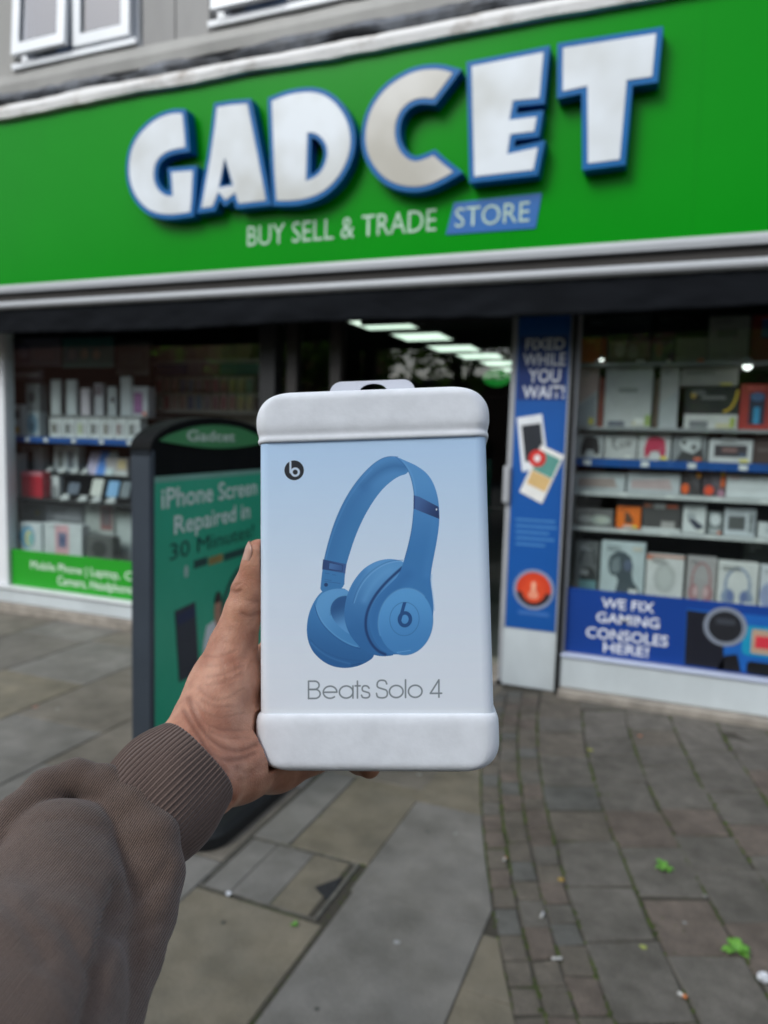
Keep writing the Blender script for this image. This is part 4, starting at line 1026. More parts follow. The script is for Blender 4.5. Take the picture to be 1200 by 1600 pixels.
prod('pale blue box with the dark profile of a man wearing headphones', (938, 847, 1007, 932), 0.16, (176, 192, 196), [('p', [(0.2, 0.45), (0.17, 0.6), (0.22, 0.74), (0.36, 0.82), (0.55, 0.82), (0.68, 0.74), (0.74, 0.58), (0.72, 0.45), (0.76, 0.3), (0.9, 0.16), (0.93, 0.06), (0.36, 0.06), (0.42, 0.3), (0.36, 0.38), (0.26, 0.38)], (48, 58, 64)), ('p', [(0.24, 0.46), (0.26, 0.66), (0.42, 0.74), (0.46, 0.5), (0.38, 0.42)], (98, 110, 116)), ('e', 0.62, 0.58, 0.09, 0.11, (70, 80, 104)), ('r', 0.72, 0.86, 0.92, 0.92, (200, 190, 170))], z=zB)
prod('white box with orange corners and a grey faded picture', (1009, 868, 1068, 938), 0.16, (206, 206, 204), [('e', 0.5, 0.5, 0.3, 0.34, (172, 174, 172)), ('e', 0.5, 0.5, 0.18, 0.22, (184, 186, 184)), ('r', 0.0, 0.9, 0.16, 1.0, (206, 110, 84)), ('r', 0.16, 0.96, 1.0, 1.0, (206, 120, 96)), ('r', 0.88, 0.0, 1.0, 0.08, (206, 110, 84))], z=zB)
prod('silver box with pink headphones', (1072, 871, 1119, 942), 0.18, (150, 146, 146), hph((150, 96, 100), (190, 150, 152)), z=zB)
prod('white box with pale blue headphones in the right window', (1121, 879, 1184, 950), 0.16, (208, 209, 206), hph((118, 134, 164), (84, 100, 150)), z=zB)
prod('white box with a lilac picture at the far right of the window floor', (1187, 886, 1250, 956), 0.16, (198, 202, 208), [('e', 0.3, 0.35, 0.3, 0.3, (130, 140, 180))], z=zB)
prod('grey green box behind the blue headphones box', (1160, 846, 1200, 940), 0.4, (72, 78, 74), [], z=zB)
# small lit spot lamps under the window head
for k, (px, py, l) in enumerate(((1168, 571, 'bright white spot lamp hanging in the right window'), (940, 561, 'small dim spot lamp beside the orange box on top'))):
    y_ = 0.11
    x_, z_ = fac(px, py, y_)
    t = thing('spot_lamp', l, 'lamp', (x_, y_, z_))
    rr_ = (0.028, 0.014)[k]
    loft('lamp_shade', [[(a, y_ + b, zz) for a, b in ell(x_, 0, rr_ * s_, rr_ * s_, 16)] for s_, zz in ((1.0, z_), (0.85, z_ + rr_ * 1.0), (0.3, z_ + rr_ * 1.6))], M_alu, t)
    loft('bulb', [[(a, y_ + b, zz) for a, b in ell(x_, 0, rr_ * s_, rr_ * s_, 16)] for s_, zz in ((0.2, z_ - rr_ * 0.9), (0.7, z_ - rr_ * 0.6), (0.92, z_ - 0.001))], mat('lit_bulb', (1, 1, 0.95), 0.4, emit=((0.95, 1.0, 0.95), 2.0)), t)
    bar('stem', (x_, y_, z_ + rr_ * 1.5), (x_, y_, 2.46), 0.003, M_black, t, 6)

# ================================================================== on the pavement
M_steel = mat('worn_steel_frame', S(98, 95, 88), 0.7, 0.4, 30)
cv = thing('inspection_cover', 'recessed inspection cover filled with three stone strips in the pavement', 'cover', (-1.2, -2.35, 0))
x0, x1, y0, y1 = cov
x0 += 0.035
plate('frame', [rect(x0, x1, y0, y1), rect(x0 + 0.006, x1 - 0.012, y0 + 0.006, y1 - 0.006)[::-1]], -0.001, 0.012, M_steel, cv, lambda a, d, b: (a, b, -d))
cube('tray', x0 + 0.006, x1 - 0.012, y0 + 0.006, y1 - 0.006, -0.03, -0.012, M_joint, cv)
for a, b, m in ((x0 + 0.008, x0 + 0.11, 0), (x0 + 0.113, x0 + 0.262, 0), (x0 + 0.265, x1 - 0.036, 1)):
    cube('stone', a, b, y0 + 0.008, y1 - 0.008, -0.028, -0.003, SLABM[m], cv, 0.003)
_q = [gnd(*p) for p in ((492, 1386), (534, 1370), (524, 1392), (512, 1407))]
v = [(*p, 0.0004) for p in _q] + [(*p, -0.003) for p in _q]
tag(mesh('hole_patch', v, [(0, 1, 2, 3), (0, 4, 5, 1), (1, 5, 6, 2), (2, 6, 7, 3), (3, 7, 4, 0)], mat('dark_hole', S(38, 38, 40), 0.7, 0.3, 40)), 'small black triangular patch standing in for a hole in the inspection cover', 'patch')  # flat dark piece in place of the dark hole left by missing mortar
# weeds
M_leaf = mat('fresh_weed_leaf', S(118, 172, 72), 0.5, 0.4, 30, col2=S(86, 142, 50))
def weed(px, py, label, s, seed):
    rr = random.Random(seed)
    x, y = gnd(px, py)
    t = thing('weed', label, 'weed', (x, y, 0))
    for k in range(11):
        a = rr.uniform(0, 6.28); L = s * rr.uniform(0.6, 1.2); wv = L * rr.uniform(0.24, 0.36); up = rr.uniform(0.15, 0.8)
        d = Vector((math.cos(a), math.sin(a), 0)); sd_ = Vector((-d.y, d.x, 0))
        base = Vector((x, y, 0.0)) + d * s * 0.1
        pts, f = [], []
        for i in range(5):
            u_ = i / 4
            c = base + d * L * u_ + Vector((0, 0, up * L * (u_ - 0.75 * u_ * u_) * 1.4 + 0.002))
            ww = wv * math.sin(math.pi * min(1, 0.12 + u_ * 0.88)) * (1 if i < 4 else 0.05)
            pts += [c - sd_ * ww + Vector((0, 0, ww * 0.35)), c, c + sd_ * ww + Vector((0, 0, ww * 0.35))]
        for i in range(4):
            for j in range(2):
                f.append((i * 3 + j, i * 3 + j + 1, i * 3 + 4 + j, i * 3 + 3 + j))
        mesh('leaf', pts, f, M_leaf, t, True)
weed(1038, 1357, 'small green weed growing between the pavers nearer the shop', 0.036, 3)
weed(1150, 1487, 'larger green weed between the pavers near the white scrap', 0.042, 8)
weed(460, 1446, 'tiny pale green weed sprig below the inspection cover', 0.012, 5)
# moss along the joints: small tufts, countless
mv, mf = [], []
mr = random.Random(4)
def tuft(x, y, s, z=-0.006):
    k = len(mv)
    n = 6
    for i in range(n):
        a = 6.283 * i / n + mr.uniform(-0.3, 0.3)
        mv.append((x + s * math.cos(a) * mr.uniform(0.7, 1.3), y + s * math.sin(a) * mr.uniform(0.7, 1.3), z))
    mv.append((x + mr.uniform(-0.2, 0.2) * s, y, z + s * mr.uniform(0.7, 1.2)))
    for i in range(n):
        mf.append((k + i, k + (i + 1) % n, k + n))
for c0 in XC + [-0.72 + 0.245 * k for k in range(1, 8)]:
    s = 0.4
    dens = 0.5
    while s < 3.6:
        if mr.random() < 0.14: dens = mr.choice((0.05, 0.2, 0.7, 0.9))
        if mr.random() < dens:
            p = cpt(c0, s)
            tuft(p[0] + mr.gauss(0, 0.003), p[1], mr.uniform(0.004, 0.011))
        s += 0.009
for c0 in [-0.72 + 0.245 * k for k in range(0, 7)]:
    for _ in range(5):
        s = mr.uniform(1.3, 3.2); wv_ = mr.uniform(0.05, 0.22)
        for _k in range(int(wv_ * 110)):
            p = cpt(c0 + mr.uniform(0, wv_), s)
            tuft(p[0], p[1] + mr.gauss(0, 0.002), mr.uniform(0.003, 0.008))
for k in range(700):
    x = mr.uniform(-0.95, -0.93) if mr.random() < 0.3 else mr.uniform(-1.4, -0.95)
    y = mr.uniform(-3.0, -1.2) if x > -0.95 else (-2.175 + mr.gauss(0, 0.004))
    if mr.random() < 0.55: tuft(x, y, mr.uniform(0.002, 0.006))
tag(mesh('moss', mv, mf, mat('joint_moss', S(72, 84, 34), 0.95, 0.5, 40, col2=S(48, 58, 24))), 'green moss growing along the joints of the pavers and slabs', 'moss', kind='stuff')
# cigarette ends, gum, scraps
def butt(px, py, label, col, L=0.026, r=0.0038, a=0.6):
    x, y = gnd(px, py)
    t = thing('cigarette_end', label, 'cigarette end', (x, y, 0), 'cigarette ends on the pavers')
    d = Vector((math.cos(a), math.sin(a), 0)) * L / 2
    c = Vector((x, y, r + 0.001))
    bar('paper', c - d, c + d * 0.2, r, flat(205, 204, 200), t, 8)
    bar('filter', c + d * 0.22, c + d, r * 1.02, flat(*col), t, 8)
butt(870, 1500, 'white cigarette end lying across the sett joint', (206, 204, 200), 0.03, 0.004, 0.5)
butt(1066, 1558, 'orange filtered cigarette end in front of the big paver', (206, 120, 62), 0.024, 0.005, -0.4)
butt(789, 1344, 'orange cigarette end standing in the sett joint', (196, 112, 64), 0.02, 0.004, 1.4)
butt(847, 1432, 'white cigarette end tucked in the second sett joint', (200, 202, 206), 0.026, 0.0042, 1.5)
def scrap(px, py, s, label, col, nm_='paper_scrap', cat='scrap', hgt=0.008, seed=1, grp=None):
    rr = random.Random(seed)
    x, y = gnd(px, py)
    bm = bmesh.new()
    bmesh.ops.create_icosphere(bm, subdivisions=2, radius=1)
    for v_ in bm.verts:
        k = rr.uniform(0.75, 1.25)
        v_.co = Vector((x + v_.co.x * s * k, y + v_.co.y * s * k, max(0.0006, hgt * (0.5 + 0.5 * v_.co.z) * k)))
    me = bpy.data.meshes.new(nm_); bm.to_mesh(me); bm.free()
    me.materials.append(col)
    o = bpy.data.objects.new(nm_, me); COL.objects.link(o)
    return tag(o, label, cat, grp)
Wsc = flat(215, 217, 222)
scrap(1192, 1534, 0.017, 'crumpled white paper scrap at the right edge by the weed', Wsc, hgt=0.024, seed=2)
scrap(357, 1398, 0.009, 'white crumb beside the lower edge of the inspection cover', Wsc, seed=3)
scrap(620, 1472, 0.010, 'pale flattened gum in the middle of the large grey slab', flat(150, 150, 150), 'chewing_gum', 'gum', 0.0015, 4)
for k, (px, py, l) in enumerate(((349, 1441, 'dark gum spot on the buff slab below the inspection cover'), (495, 1577, 'dark gum spot on the lower grey slab'), (668, 1300, 'dark gum spot on the upper grey slab'), (501, 1276, 'dark green gum spot on the buff slab above the cover'), (10, 1253, 'dark gum spot on the slab at the left edge'), (60, 1030, 'dark gum spot on the slab before the left window'))):
    scrap(px, py, 0.008 + 0.006 * (k > 3), l, flat(66, 66, 62) if k != 3 else flat(78, 84, 52), 'chewing_gum', 'gum', 0.0012, 10 + k)
for k, (px, py, l) in enumerate(((1070, 1442, 'pale chewing gum on the paver left of the white scrap'), (712, 1303, 'pale gum fleck on the upper grey slab near the setts'), (1102, 1400, 'pale gum fleck in a paver joint below the first weed'), (90, 1108, 'white gum fleck on the left slabs'), (655, 1210, 'pale gum fleck just under the held box'))):
    scrap(px, py, 0.007 if k < 3 else 0.010, l, flat(140, 140, 136), 'chewing_gum', 'gum', 0.0015, 30 + k)
M_dry = flat(168, 138, 62)
for k, (px, py, l) in enumerate(((1005, 1480, 'yellow green leaf fragment on a paver'), (877, 1375, 'yellow leaf fragment in the paver joint'), (1000, 1150, 'orange leaf fragment on the far pavers'), (922, 1172, 'mossy yellow leaf fragment on the far pavers'), (55, 1105, 'reddish leaf fragment on the left slabs'))):
    scrap(px, py, 0.010 if k < 3 else 0.016, l, (flat(150, 158, 84), M_dry, flat(176, 104, 66), flat(140, 140, 60), flat(150, 108, 92))[k], 'leaf_fragment', 'leaf', 0.003, 50 + k)

# ================================================================== across the street (what the shop glass mirrors)
M_bark = mat('tree_bark', S(72, 62, 52), 0.9, 0.4, 12, 0.5, 30)
M_fol = mat('street_tree_leaf', S(84, 118, 54), 0.6, 0.5, 3, col2=S(52, 84, 36))
_t = M_fol.node_tree
_tr = _t.nodes.new('ShaderNodeBsdfTranslucent')
_tr.inputs[0].default_value = (*S(120, 158, 60), 1)
_mx = _t.nodes.new('ShaderNodeMixShader')
_mx.inputs[0].default_value = 0.5
_out = [n for n in _t.nodes if n.type == 'OUTPUT_MATERIAL'][0]
_t.links.new(_t.nodes['Principled BSDF'].outputs[0], _mx.inputs[1])
_t.links.new(_tr.outputs[0], _mx.inputs[2])
_t.links.new(_mx.outputs[0], _out.inputs['Surface'])
M_brk = mat('opposite_brick', S(128, 84, 66), 0.9, 0.3, 6, 0.3, 40)
ob = thing('added_terrace', 'plain brick terrace added across the street to darken the reflection in the left window', 'building', (-3, -24, 0))  # unseen, added to keep bright sky out of the left glass
cube('wall', -48, -14, -30, -24, -0.05, 8.5, M_brk, ob)
cube('roof', -48.4, -13.6, -30.4, -23.6, 8.503, 9.0, mat('slate_roof', S(70, 72, 78), 0.8, 0.3, 5), ob)
ob = thing('added_terrace', 'plain brick terrace added across the street to darken the reflection in the right window', 'building', (12, -24, 0))  # unseen, added so the right window mirrors something darker than sky
cube('wall', -4, 36, -30, -24, -0.05, 8.5, M_brk, ob)
cube('roof', -4.4, 36.4, -30.4, -23.6, 8.503, 9.0, mat('slate_roof', S(70, 72, 78)), ob)
ob = thing('added_shop_row', 'low brick shop row added between the terraces to block sky mirrored in the doorway glass', 'building', (-9, -24, 0))  # unseen, added to hide the sky mirrored low in the door glass
cube('wall', -13.9, -4.1, -30, -24.5, -0.05, 3.9, mat('dark_opposite_brick', S(84, 66, 58), 0.9, 0.3, 6), ob)
cube('roof', -13.9, -4.1, -30.2, -24.3, 3.903, 4.15, mat('slate_roof', S(70, 72, 78)), ob)
tr_ = random.Random(21)
def tree(x, y, hgt, label):
    t = thing('street_tree', label, 'tree', (x, y, 0))
    rings = []
    for k in range(7):
        z = hgt * 0.55 * k / 6
        r = 0.2 * (1 - 0.6 * k / 6)
        rings.append([(x + r * math.cos(6.283 * i / 9) + 0.05 * math.sin(k), y + r * math.sin(6.283 * i / 9), z) for i in range(9)])
    loft('trunk', rings, M_bark, t)
    for k in range(6):
        a = k * 1.05 + tr_.random()
        bar('limb', (x, y, hgt * (0.35 + 0.03 * k)), (x + 1.3 * math.cos(a), y + 1.3 * math.sin(a), hgt * (0.6 + 0.04 * k)), 0.05, M_bark, t, 6)
    v, f = [], []
    cl_ = [(Vector((tr_.gauss(0, 1.5), tr_.gauss(0, 1.3), hgt * tr_.uniform(0.42, 0.98))), tr_.uniform(0.5, 1.1)) for _ in range(36)]
    for c, rad in cl_:
        for _ in range(120):
            p = Vector((tr_.gauss(0, 1), tr_.gauss(0, 1), tr_.gauss(0, 1))).normalized() * rad * tr_.uniform(0.5, 1.0) + c + Vector((x, y, 0))
            a = Vector((tr_.gauss(0, 1), tr_.gauss(0, 1), tr_.gauss(0, 1))).normalized() * 0.13
            b = a.orthogonal().normalized() * 0.07
            k = len(v)
            v += [p - a, p + b, p + a, p - b]
            f.append((k, k + 1, k + 2, k + 3))
    mesh('crown', v, f, M_fol, t)
tree(-9.0, -12.0, 6.5, 'leafy street tree across the road, seen only in the glass, far left')
tree(-4.6, -10.5, 7.0, 'leafy street tree across the road, seen only in the doorway glass')
tree(-1.5, -13.0, 6.0, 'bushy street tree across the road, seen only in the glass, middle')
tree(3.0, -12.0, 6.5, 'leafy street tree across the road, seen only in the right glass')

# ================================================================== the held box and the hand that holds it
def C2W(p):                                   # a point measured from the lens (right, up, back) to the street
    p = np.atleast_2d(np.asarray(p, float))
    M = np.array(CM)
    return p @ M[:3, :3].T + M[:3, 3]
def PX(px, py, d):
    return np.array([(px - 600) / F * d, (800 - py) / F * d, -d])
def rot3(a, b, c):
    ca, sa, cb, sb, cc, sc_ = math.cos(a), math.sin(a), math.cos(b), math.sin(b), math.cos(c), math.sin(c)
    rx = np.array([[1, 0, 0], [0, ca, -sa], [0, sa, ca]])
    ry = np.array([[cb, 0, sb], [0, 1, 0], [-sb, 0, cb]])
    rz = np.array([[cc, -sc_, 0], [sc_, cc, 0], [0, 0, 1]])
    return rz @ ry @ rx
BR = rot3(R(-5.281), R(-4.731), R(1.364))
BT = np.array([-0.006788, -0.037528, -0.442168])
def B2C(p): return np.atleast_2d(np.asarray(p, float)) @ BR.T + BT
def C2B(p): return (np.atleast_2d(np.asarray(p, float)) - BT) @ BR
def boxpx(px, py, zl=0.0):                    # sight line meets the plane z = zl of the box
    d = np.array([(px - 600) / F, (800 - py) / F, -1.0])
    n = BR[:, 2]
    p0 = BT + n * zl
    t = (p0 @ n) / (d @ n)
    return C2B(d * t)[0][:2]
bbase = C2W(B2C([0, -0.115, -0.025]))[0]
hb_ = thing('headphone_box', 'white retail box with a blue headphones picture, held up in front of the shop', 'retail box', tuple(bbase))
HW, HH, TH = 0.0700, 0.08264, 0.050
def toW(pts): return C2W(B2C(pts))
def rr_section(w_, d_, y, rc, n=7):
    return [(x, y, -TH / 2 + z) for x, z in rrect(-w_, w_, -d_, d_, rc, n)]
# ---- printed wrap, painted in memory
TW, THT = 900, 1062
SSF = 2
Wd, Hd = TW * SSF, THT * SSF
img = np.zeros((Hd, Wd, 3), np.float32)
yy_, xx_ = np.mgrid[0:Hd, 0:Wd].astype(np.float32)
def sr(*c): return np.array([x / 255 for x in c], np.float32)
tvert = yy_ / Hd                                # 0 = top of the label
stops = [(0.0, (188, 219, 252)), (0.22, (203, 227, 252)), (0.5, (222, 236, 252)), (0.8, (234, 241, 251)), (1.0, (238, 243, 250))]
for ch in range(3):
    img[..., ch] = np.interp(tvert, [s[0] for s in stops], [s[1][ch] / 255 for s in stops])
def topix(px, py):
    x, y = boxpx(px, py)
    return ((x + HW) / (2 * HW) * Wd, (HH - y) / (2 * HH) * Hd)
def cpx(l): return [topix(470 + x / 4.324, 690 + y / 4.324) for x, y in l]
def chaikin(l, it=2, closed=True):
    P = [np.array(p, float) for p in l]
    for _ in range(it):
        Q = []
        n = len(P)
        for i in range(n if closed else n - 1):
            a, b = P[i], P[(i + 1) % n]
            Q += [a * 0.75 + b * 0.25, a * 0.25 + b * 0.75]
        if not closed: Q = [P[0]] + Q + [P[-1]]
        P = Q
    return [tuple(p) for p in P]
def maskpoly(pts):
    P = np.array(pts, np.float32)
    x0, x1 = int(max(0, P[:, 0].min() - 1)), int(min(Wd, P[:, 0].max() + 2))
    y0, y1 = int(max(0, P[:, 1].min() - 1)), int(min(Hd, P[:, 1].max() + 2))
    X, Y = xx_[y0:y1, x0:x1], yy_[y0:y1, x0:x1]
    ins = np.zeros(X.shape, bool)
    for i in range(len(P)):
        (ax, ay), (bx, by) = P[i - 1], P[i]
        if ay == by: continue
        cr_ = ((ay > Y) != (by > Y)) & (X < (bx - ax) * (Y - ay) / (by - ay) + ax)
        ins ^= cr_
    return (slice(y0, y1), slice(x0, x1)), ins, X, Y
def fill(pts, c1, c2=None, ga=None, gb=None, clip=None):
    sl, ins, X, Y = maskpoly(pts)
    c1 = sr(*c1)
    if c2 is None:
        img[sl][ins] = c1
    else:
        a, b = np.array(topix(470 + ga[0] / 4.324, 690 + ga[1] / 4.324)), np.array(topix(470 + gb[0] / 4.324, 690 + gb[1] / 4.324))
        d = b - a
        t = np.clip(((X - a[0]) * d[0] + (Y - a[1]) * d[1]) / (d @ d), 0, 1)
        t = t * t * (3 - 2 * t)
        c = c1 + (sr(*c2) - c1) * t[..., None]
        img[sl][ins] = c[ins]
def stroke(pts, wid, col, alpha=1.0, soft=1.0, clip=None):
    P = np.array(pts, np.float32)
    pad = wid + soft + 2
    x0, x1 = int(max(0, P[:, 0].min() - pad)), int(min(Wd, P[:, 0].max() + pad))
    y0, y1 = int(max(0, P[:, 1].min() - pad)), int(min(Hd, P[:, 1].max() + pad))
    X, Y = xx_[y0:y1, x0:x1], yy_[y0:y1, x0:x1]
    D = np.full(X.shape, 1e9, np.float32)
    for i in range(len(P) - 1):
        a, b = P[i], P[i + 1]
        d = b - a
        t = np.clip(((X - a[0]) * d[0] + (Y - a[1]) * d[1]) / max(float(d @ d), 1e-6), 0, 1)
        D = np.minimum(D, (X - a[0] - t * d[0]) ** 2 + (Y - a[1] - t * d[1]) ** 2)
    A = np.clip((wid / 2 + soft - np.sqrt(D)) / (2 * soft), 0, 1)
    A = A * A * (3 - 2 * A) * alpha
    if clip is not None:
        m = np.zeros((Hd, Wd), bool)
        sl, ins, _, _ = maskpoly(clip)
        m[sl] = ins
        A = A * m[y0:y1, x0:x1]
    img[y0:y1, x0:x1] += (sr(*col) - img[y0:y1, x0:x1]) * A[..., None]
def ellc(cx, cy, rx, ry, rot=0, n=48): return [(cx + rx * math.cos(t) * math.cos(rot) - ry * math.sin(t) * math.sin(rot), cy + rx * math.cos(t) * math.sin(rot) + ry * math.sin(t) * math.cos(rot)) for t in np.linspace(0, 2 * math.pi, n, endpoint=False)]
K = 4.324 / 4.324
UN = Wd / (357.0)                 # texture pixels per photograph pixel
q = UN / 4.324                    # per crop pixel
# left cup
lc = chaikin([(130,1020),(85,1085),(52,1165),(38,1255),(46,1345),(80,1420),(140,1480),(210,1518),(290,1531),(360,1524),(430,1500),(505,1450),(470,1380),(360,1250),(330,1100),(325,1000),(250,985),(180,995)])
fill(cpx(lc), (66, 134, 196), (42, 98, 158), (240, 1060), (160, 1500))
stroke(cpx(chaikin([(60,1330),(120,1395),(210,1445),(330,1478),(450,1480)], 2, False)), 3 * q, (36, 84, 140), 0.7, 5 * q, cpx(lc))
stroke(cpx(chaikin([(70,1360),(130,1420),(215,1468),(330,1500)], 2, False)), 6 * q, (84, 148, 206), 0.5, 9 * q, cpx(lc))
# left arm of the band, inside
arm = chaikin([(128,1030),(138,930),(150,830),(182,690),(232,530),(302,380),(382,260),(470,165),(540,115),(600,98),(655,103),(702,135),(732,185),(716,219),(668,230),(608,268),(540,332),(470,430),(410,540),(360,660),(322,780),(305,840),(297,900),(292,1000)], 2)
fill(cpx(arm), (60, 126, 186), (76, 142, 202), (330, 500), (560, 150))
stroke(cpx(chaikin([(420,300),(520,200),(620,160),(700,170)], 2, False)), 40 * q, (46, 104, 164), 0.75, 40 * q, cpx(arm))
stroke(cpx(chaikin([(200,760),(250,600),(330,440),(430,320)], 2, False)), 70 * q, (52, 114, 176), 0.6, 50 * q, cpx(arm))
stroke(cpx(chaikin([(150,830),(182,690),(232,530),(302,380),(382,260),(470,165),(540,115),(600,98),(655,103)], 2, False)), 4 * q, (38, 92, 152), 0.7, 3 * q)
stroke(cpx(chaikin([(168,800),(200,670),(252,525),(320,385),(398,275),(480,185)], 2, False)), 5 * q, (98, 160, 216), 0.5, 6 * q)
fill(cpx([(150,795),(307,828),(300,890),(144,862)]), (40, 66, 118), (58, 92, 150), (150, 830), (305, 850))
fill(cpx([(192,818),(284,836),(280,876),(188,860)]), (72, 118, 176), (54, 92, 150), (190, 830), (280, 870))
stroke(cpx([(192,818),(284,836),(280,876),(188,860),(192,818)]), 3 * q, (30, 52, 100), 0.9, 2 * q)
for a, b in (((165,888),(192,893)), ((214,898),(238,902)), ((162,930),(206,938)), ((162,944),(266,958))):
    stroke(cpx([a, b]), 3 * q, (46, 92, 146), 0.8, 2 * q)
fill(cpx(ellc(170, 967, 13, 13)), (34, 62, 110))
# cushion ring of the left cup
cu = chaikin([(100,1105),(118,1050),(160,1012),(230,992),(300,995),(330,1015),(340,1150),(380,1300),(400,1398),(320,1372),(230,1318),(150,1240),(112,1170)])
fill(cpx(cu), (98, 164, 220), (70, 138, 198), (130, 1060), (330, 1350))
hole = chaikin([(196,1150),(208,1092),(248,1052),(300,1040),(330,1050),(330,1200),(345,1310),(290,1278),(228,1218)])
fill(cpx(hole), (40, 88, 144), (92, 156, 214), (250, 1110), (300, 1250))
stroke(cpx(chaikin([(200,1170),(210,1095),(250,1055),(305,1042)], 2, False)), 5 * q, (52, 104, 160), 0.6, 8 * q)
stroke(cpx(chaikin([(92,1100),(112,1172),(150,1242),(232,1322),(320,1376),(402,1400)], 2, False)), 4 * q, (34, 84, 142), 0.85, 3 * q)
stroke(cpx(chaikin([(98,1100),(118,1165),(156,1234),(236,1312),(322,1364),(395,1388)], 2, False)), 4 * q, (124, 184, 232), 0.6, 4 * q)
# front cup cushion
fc = chaikin([(700,812),(645,796),(580,791),(500,810),(418,860),(348,950),(308,1045),(291,1145),(299,1230),(330,1305),(382,1372),(445,1420),(515,1449),(590,1449),(640,1440),(700,1200),(720,900)])
fill(cpx(fc), (92, 158, 216), (48, 108, 170), (520, 800), (400, 1350))
stroke(cpx(chaikin([(420,880),(360,970),(322,1060),(306,1150),(316,1230)], 2, False)), 30 * q, (58, 120, 182), 0.6, 40 * q, cpx(fc))
stroke(cpx(chaikin([(695,806),(610,812),(528,848),(446,916),(390,1000),(360,1090)], 2, False)), 4 * q, (140, 194, 238), 0.75, 4 * q)
stroke(cpx(chaikin([(690,800),(605,804),(520,840),(436,908),(378,996),(350,1090)], 2, False)), 3 * q, (44, 98, 158), 0.7, 3 * q)
stroke(cpx(chaikin([(600,870),(540,905),(470,985),(430,1070)], 2, False)), 34 * q, (104, 168, 222), 0.6, 30 * q, cpx(fc))
# dark gap
stroke(cpx(chaikin([(684,852),(640,890),(560,965),(486,1060),(440,1165),(436,1270),(470,1360),(520,1415),(570,1438)], 3, False)), 17 * q, (28, 62, 116), 1.0, 7 * q)
# right outer arm flowing into the housing
oa = chaikin([(596,98),(650,103),(705,128),(780,160),(850,210),(893,272),(921,350),(935,440),(936,550),(921,660),(896,790),(879,880),(876,950),(890,1040),(899,1140),(882,1240),(842,1330),(782,1395),(702,1430),(622,1441),(560,1420),(510,1370),(470,1285),(459,1195),(480,1110),(530,1030),(600,962),(650,915),(676,868),(700,790),(730,680),(750,580),(760,480),(765,370),(757,300),(736,220),(700,150),(650,112)], 2)
fill(cpx(oa), (86, 152, 212), (58, 124, 188), (760, 200), (800, 760))
stroke(cpx(chaikin([(720,900),(640,980),(560,1060),(500,1150),(490,1260),(530,1360),(600,1420)], 2, False)), 60 * q, (50, 112, 176), 0.75, 40 * q, cpx(oa))
stroke(cpx(chaikin([(900,480),(905,580),(890,690),(866,800),(850,900)], 2, False)), 30 * q, (72, 140, 202), 0.6, 40 * q, cpx(oa))
stroke(cpx(chaikin([(745,420),(744,540),(722,660),(694,780)], 2, False)), 16 * q, (44, 102, 164), 0.5, 20 * q, cpx(oa))
stroke(cpx(chaikin([(640,103),(700,152),(738,222),(758,300),(767,372),(762,480),(752,580),(732,680),(702,790)], 2, False)), 3 * q, (34, 86, 146), 0.75, 3 * q)
stroke(cpx(chaikin([(690,130),(735,190),(766,270),(776,360)], 2, False)), 6 * q, (118, 178, 230), 0.5, 8 * q)
stroke(cpx(chaikin([(884,900),(880,960),(894,1040),(902,1140)], 2, False)), 5 * q, (130, 186, 234), 0.6, 5 * q)
fill(cpx([(762,362),(800,372),(930,440),(936,522),(800,468),(761,452)]), (66, 102, 160), (34, 56, 104), (775, 400), (935, 480))
stroke(cpx([(768,368),(766,450)]), 8 * q, (40, 66, 120), 0.9, 4 * q)
fill(cpx(ellc(916, 458, 5, 8)), (220, 232, 244))
# disc
dc = cpx(ellc(708, 1216, 184, 226, 0.12, 72))
fill(dc, (92, 164, 224), (68, 136, 200), (700, 1000), (760, 1430))
stroke(dc + dc[:1], 4 * q, (52, 114, 176), 0.6, 4 * q)
stroke(cpx(ellc(708, 1216, 184, 226, 0.12, 72)[30:62]), 7 * q, (120, 184, 236), 0.55, 6 * q)
rg = cpx(ellc(700, 1198, 99, 113, 0.1, 60))
stroke(rg + rg[:1], 3 * q, (42, 98, 158), 0.85, 2.5 * q)
fill(cpx([(690,1086),(714,1084),(676,1215),(656,1210)]), (34, 78, 136))
rg = cpx(ellc(703, 1200, 37, 43, 0.1, 48))
stroke(rg + rg[:1], 23 * q, (34, 78, 136), 1.0, 2 * q)
stroke(cpx([(650,1424),(740,1410)]), 4 * q, (140, 196, 240), 0.7, 3 * q)
stroke(cpx(chaikin([(340,1512),(380,1502),(410,1496)], 1, False)), 5 * q, (34, 70, 120), 0.8, 4 * q)
img[:] = img * 0.95 + 0.05 * 0.93          # pale ink
# round logo
def P(l): return [topix(*p) for p in l]
fill(P(ellc(459.5, 734.8, 15.2, 15.4)), (30, 34, 42))
rg = P(ellc(461.2, 737.6, 5.6, 5.6, 0, 36))
stroke(rg + rg[:1], 3.7 * UN, (206, 222, 240), 1.0, 0.8 * UN)
stroke(P([(453.6, 721.5), (453.8, 738)]), 3.4 * UN, (206, 222, 240), 1.0, 0.8 * UN)
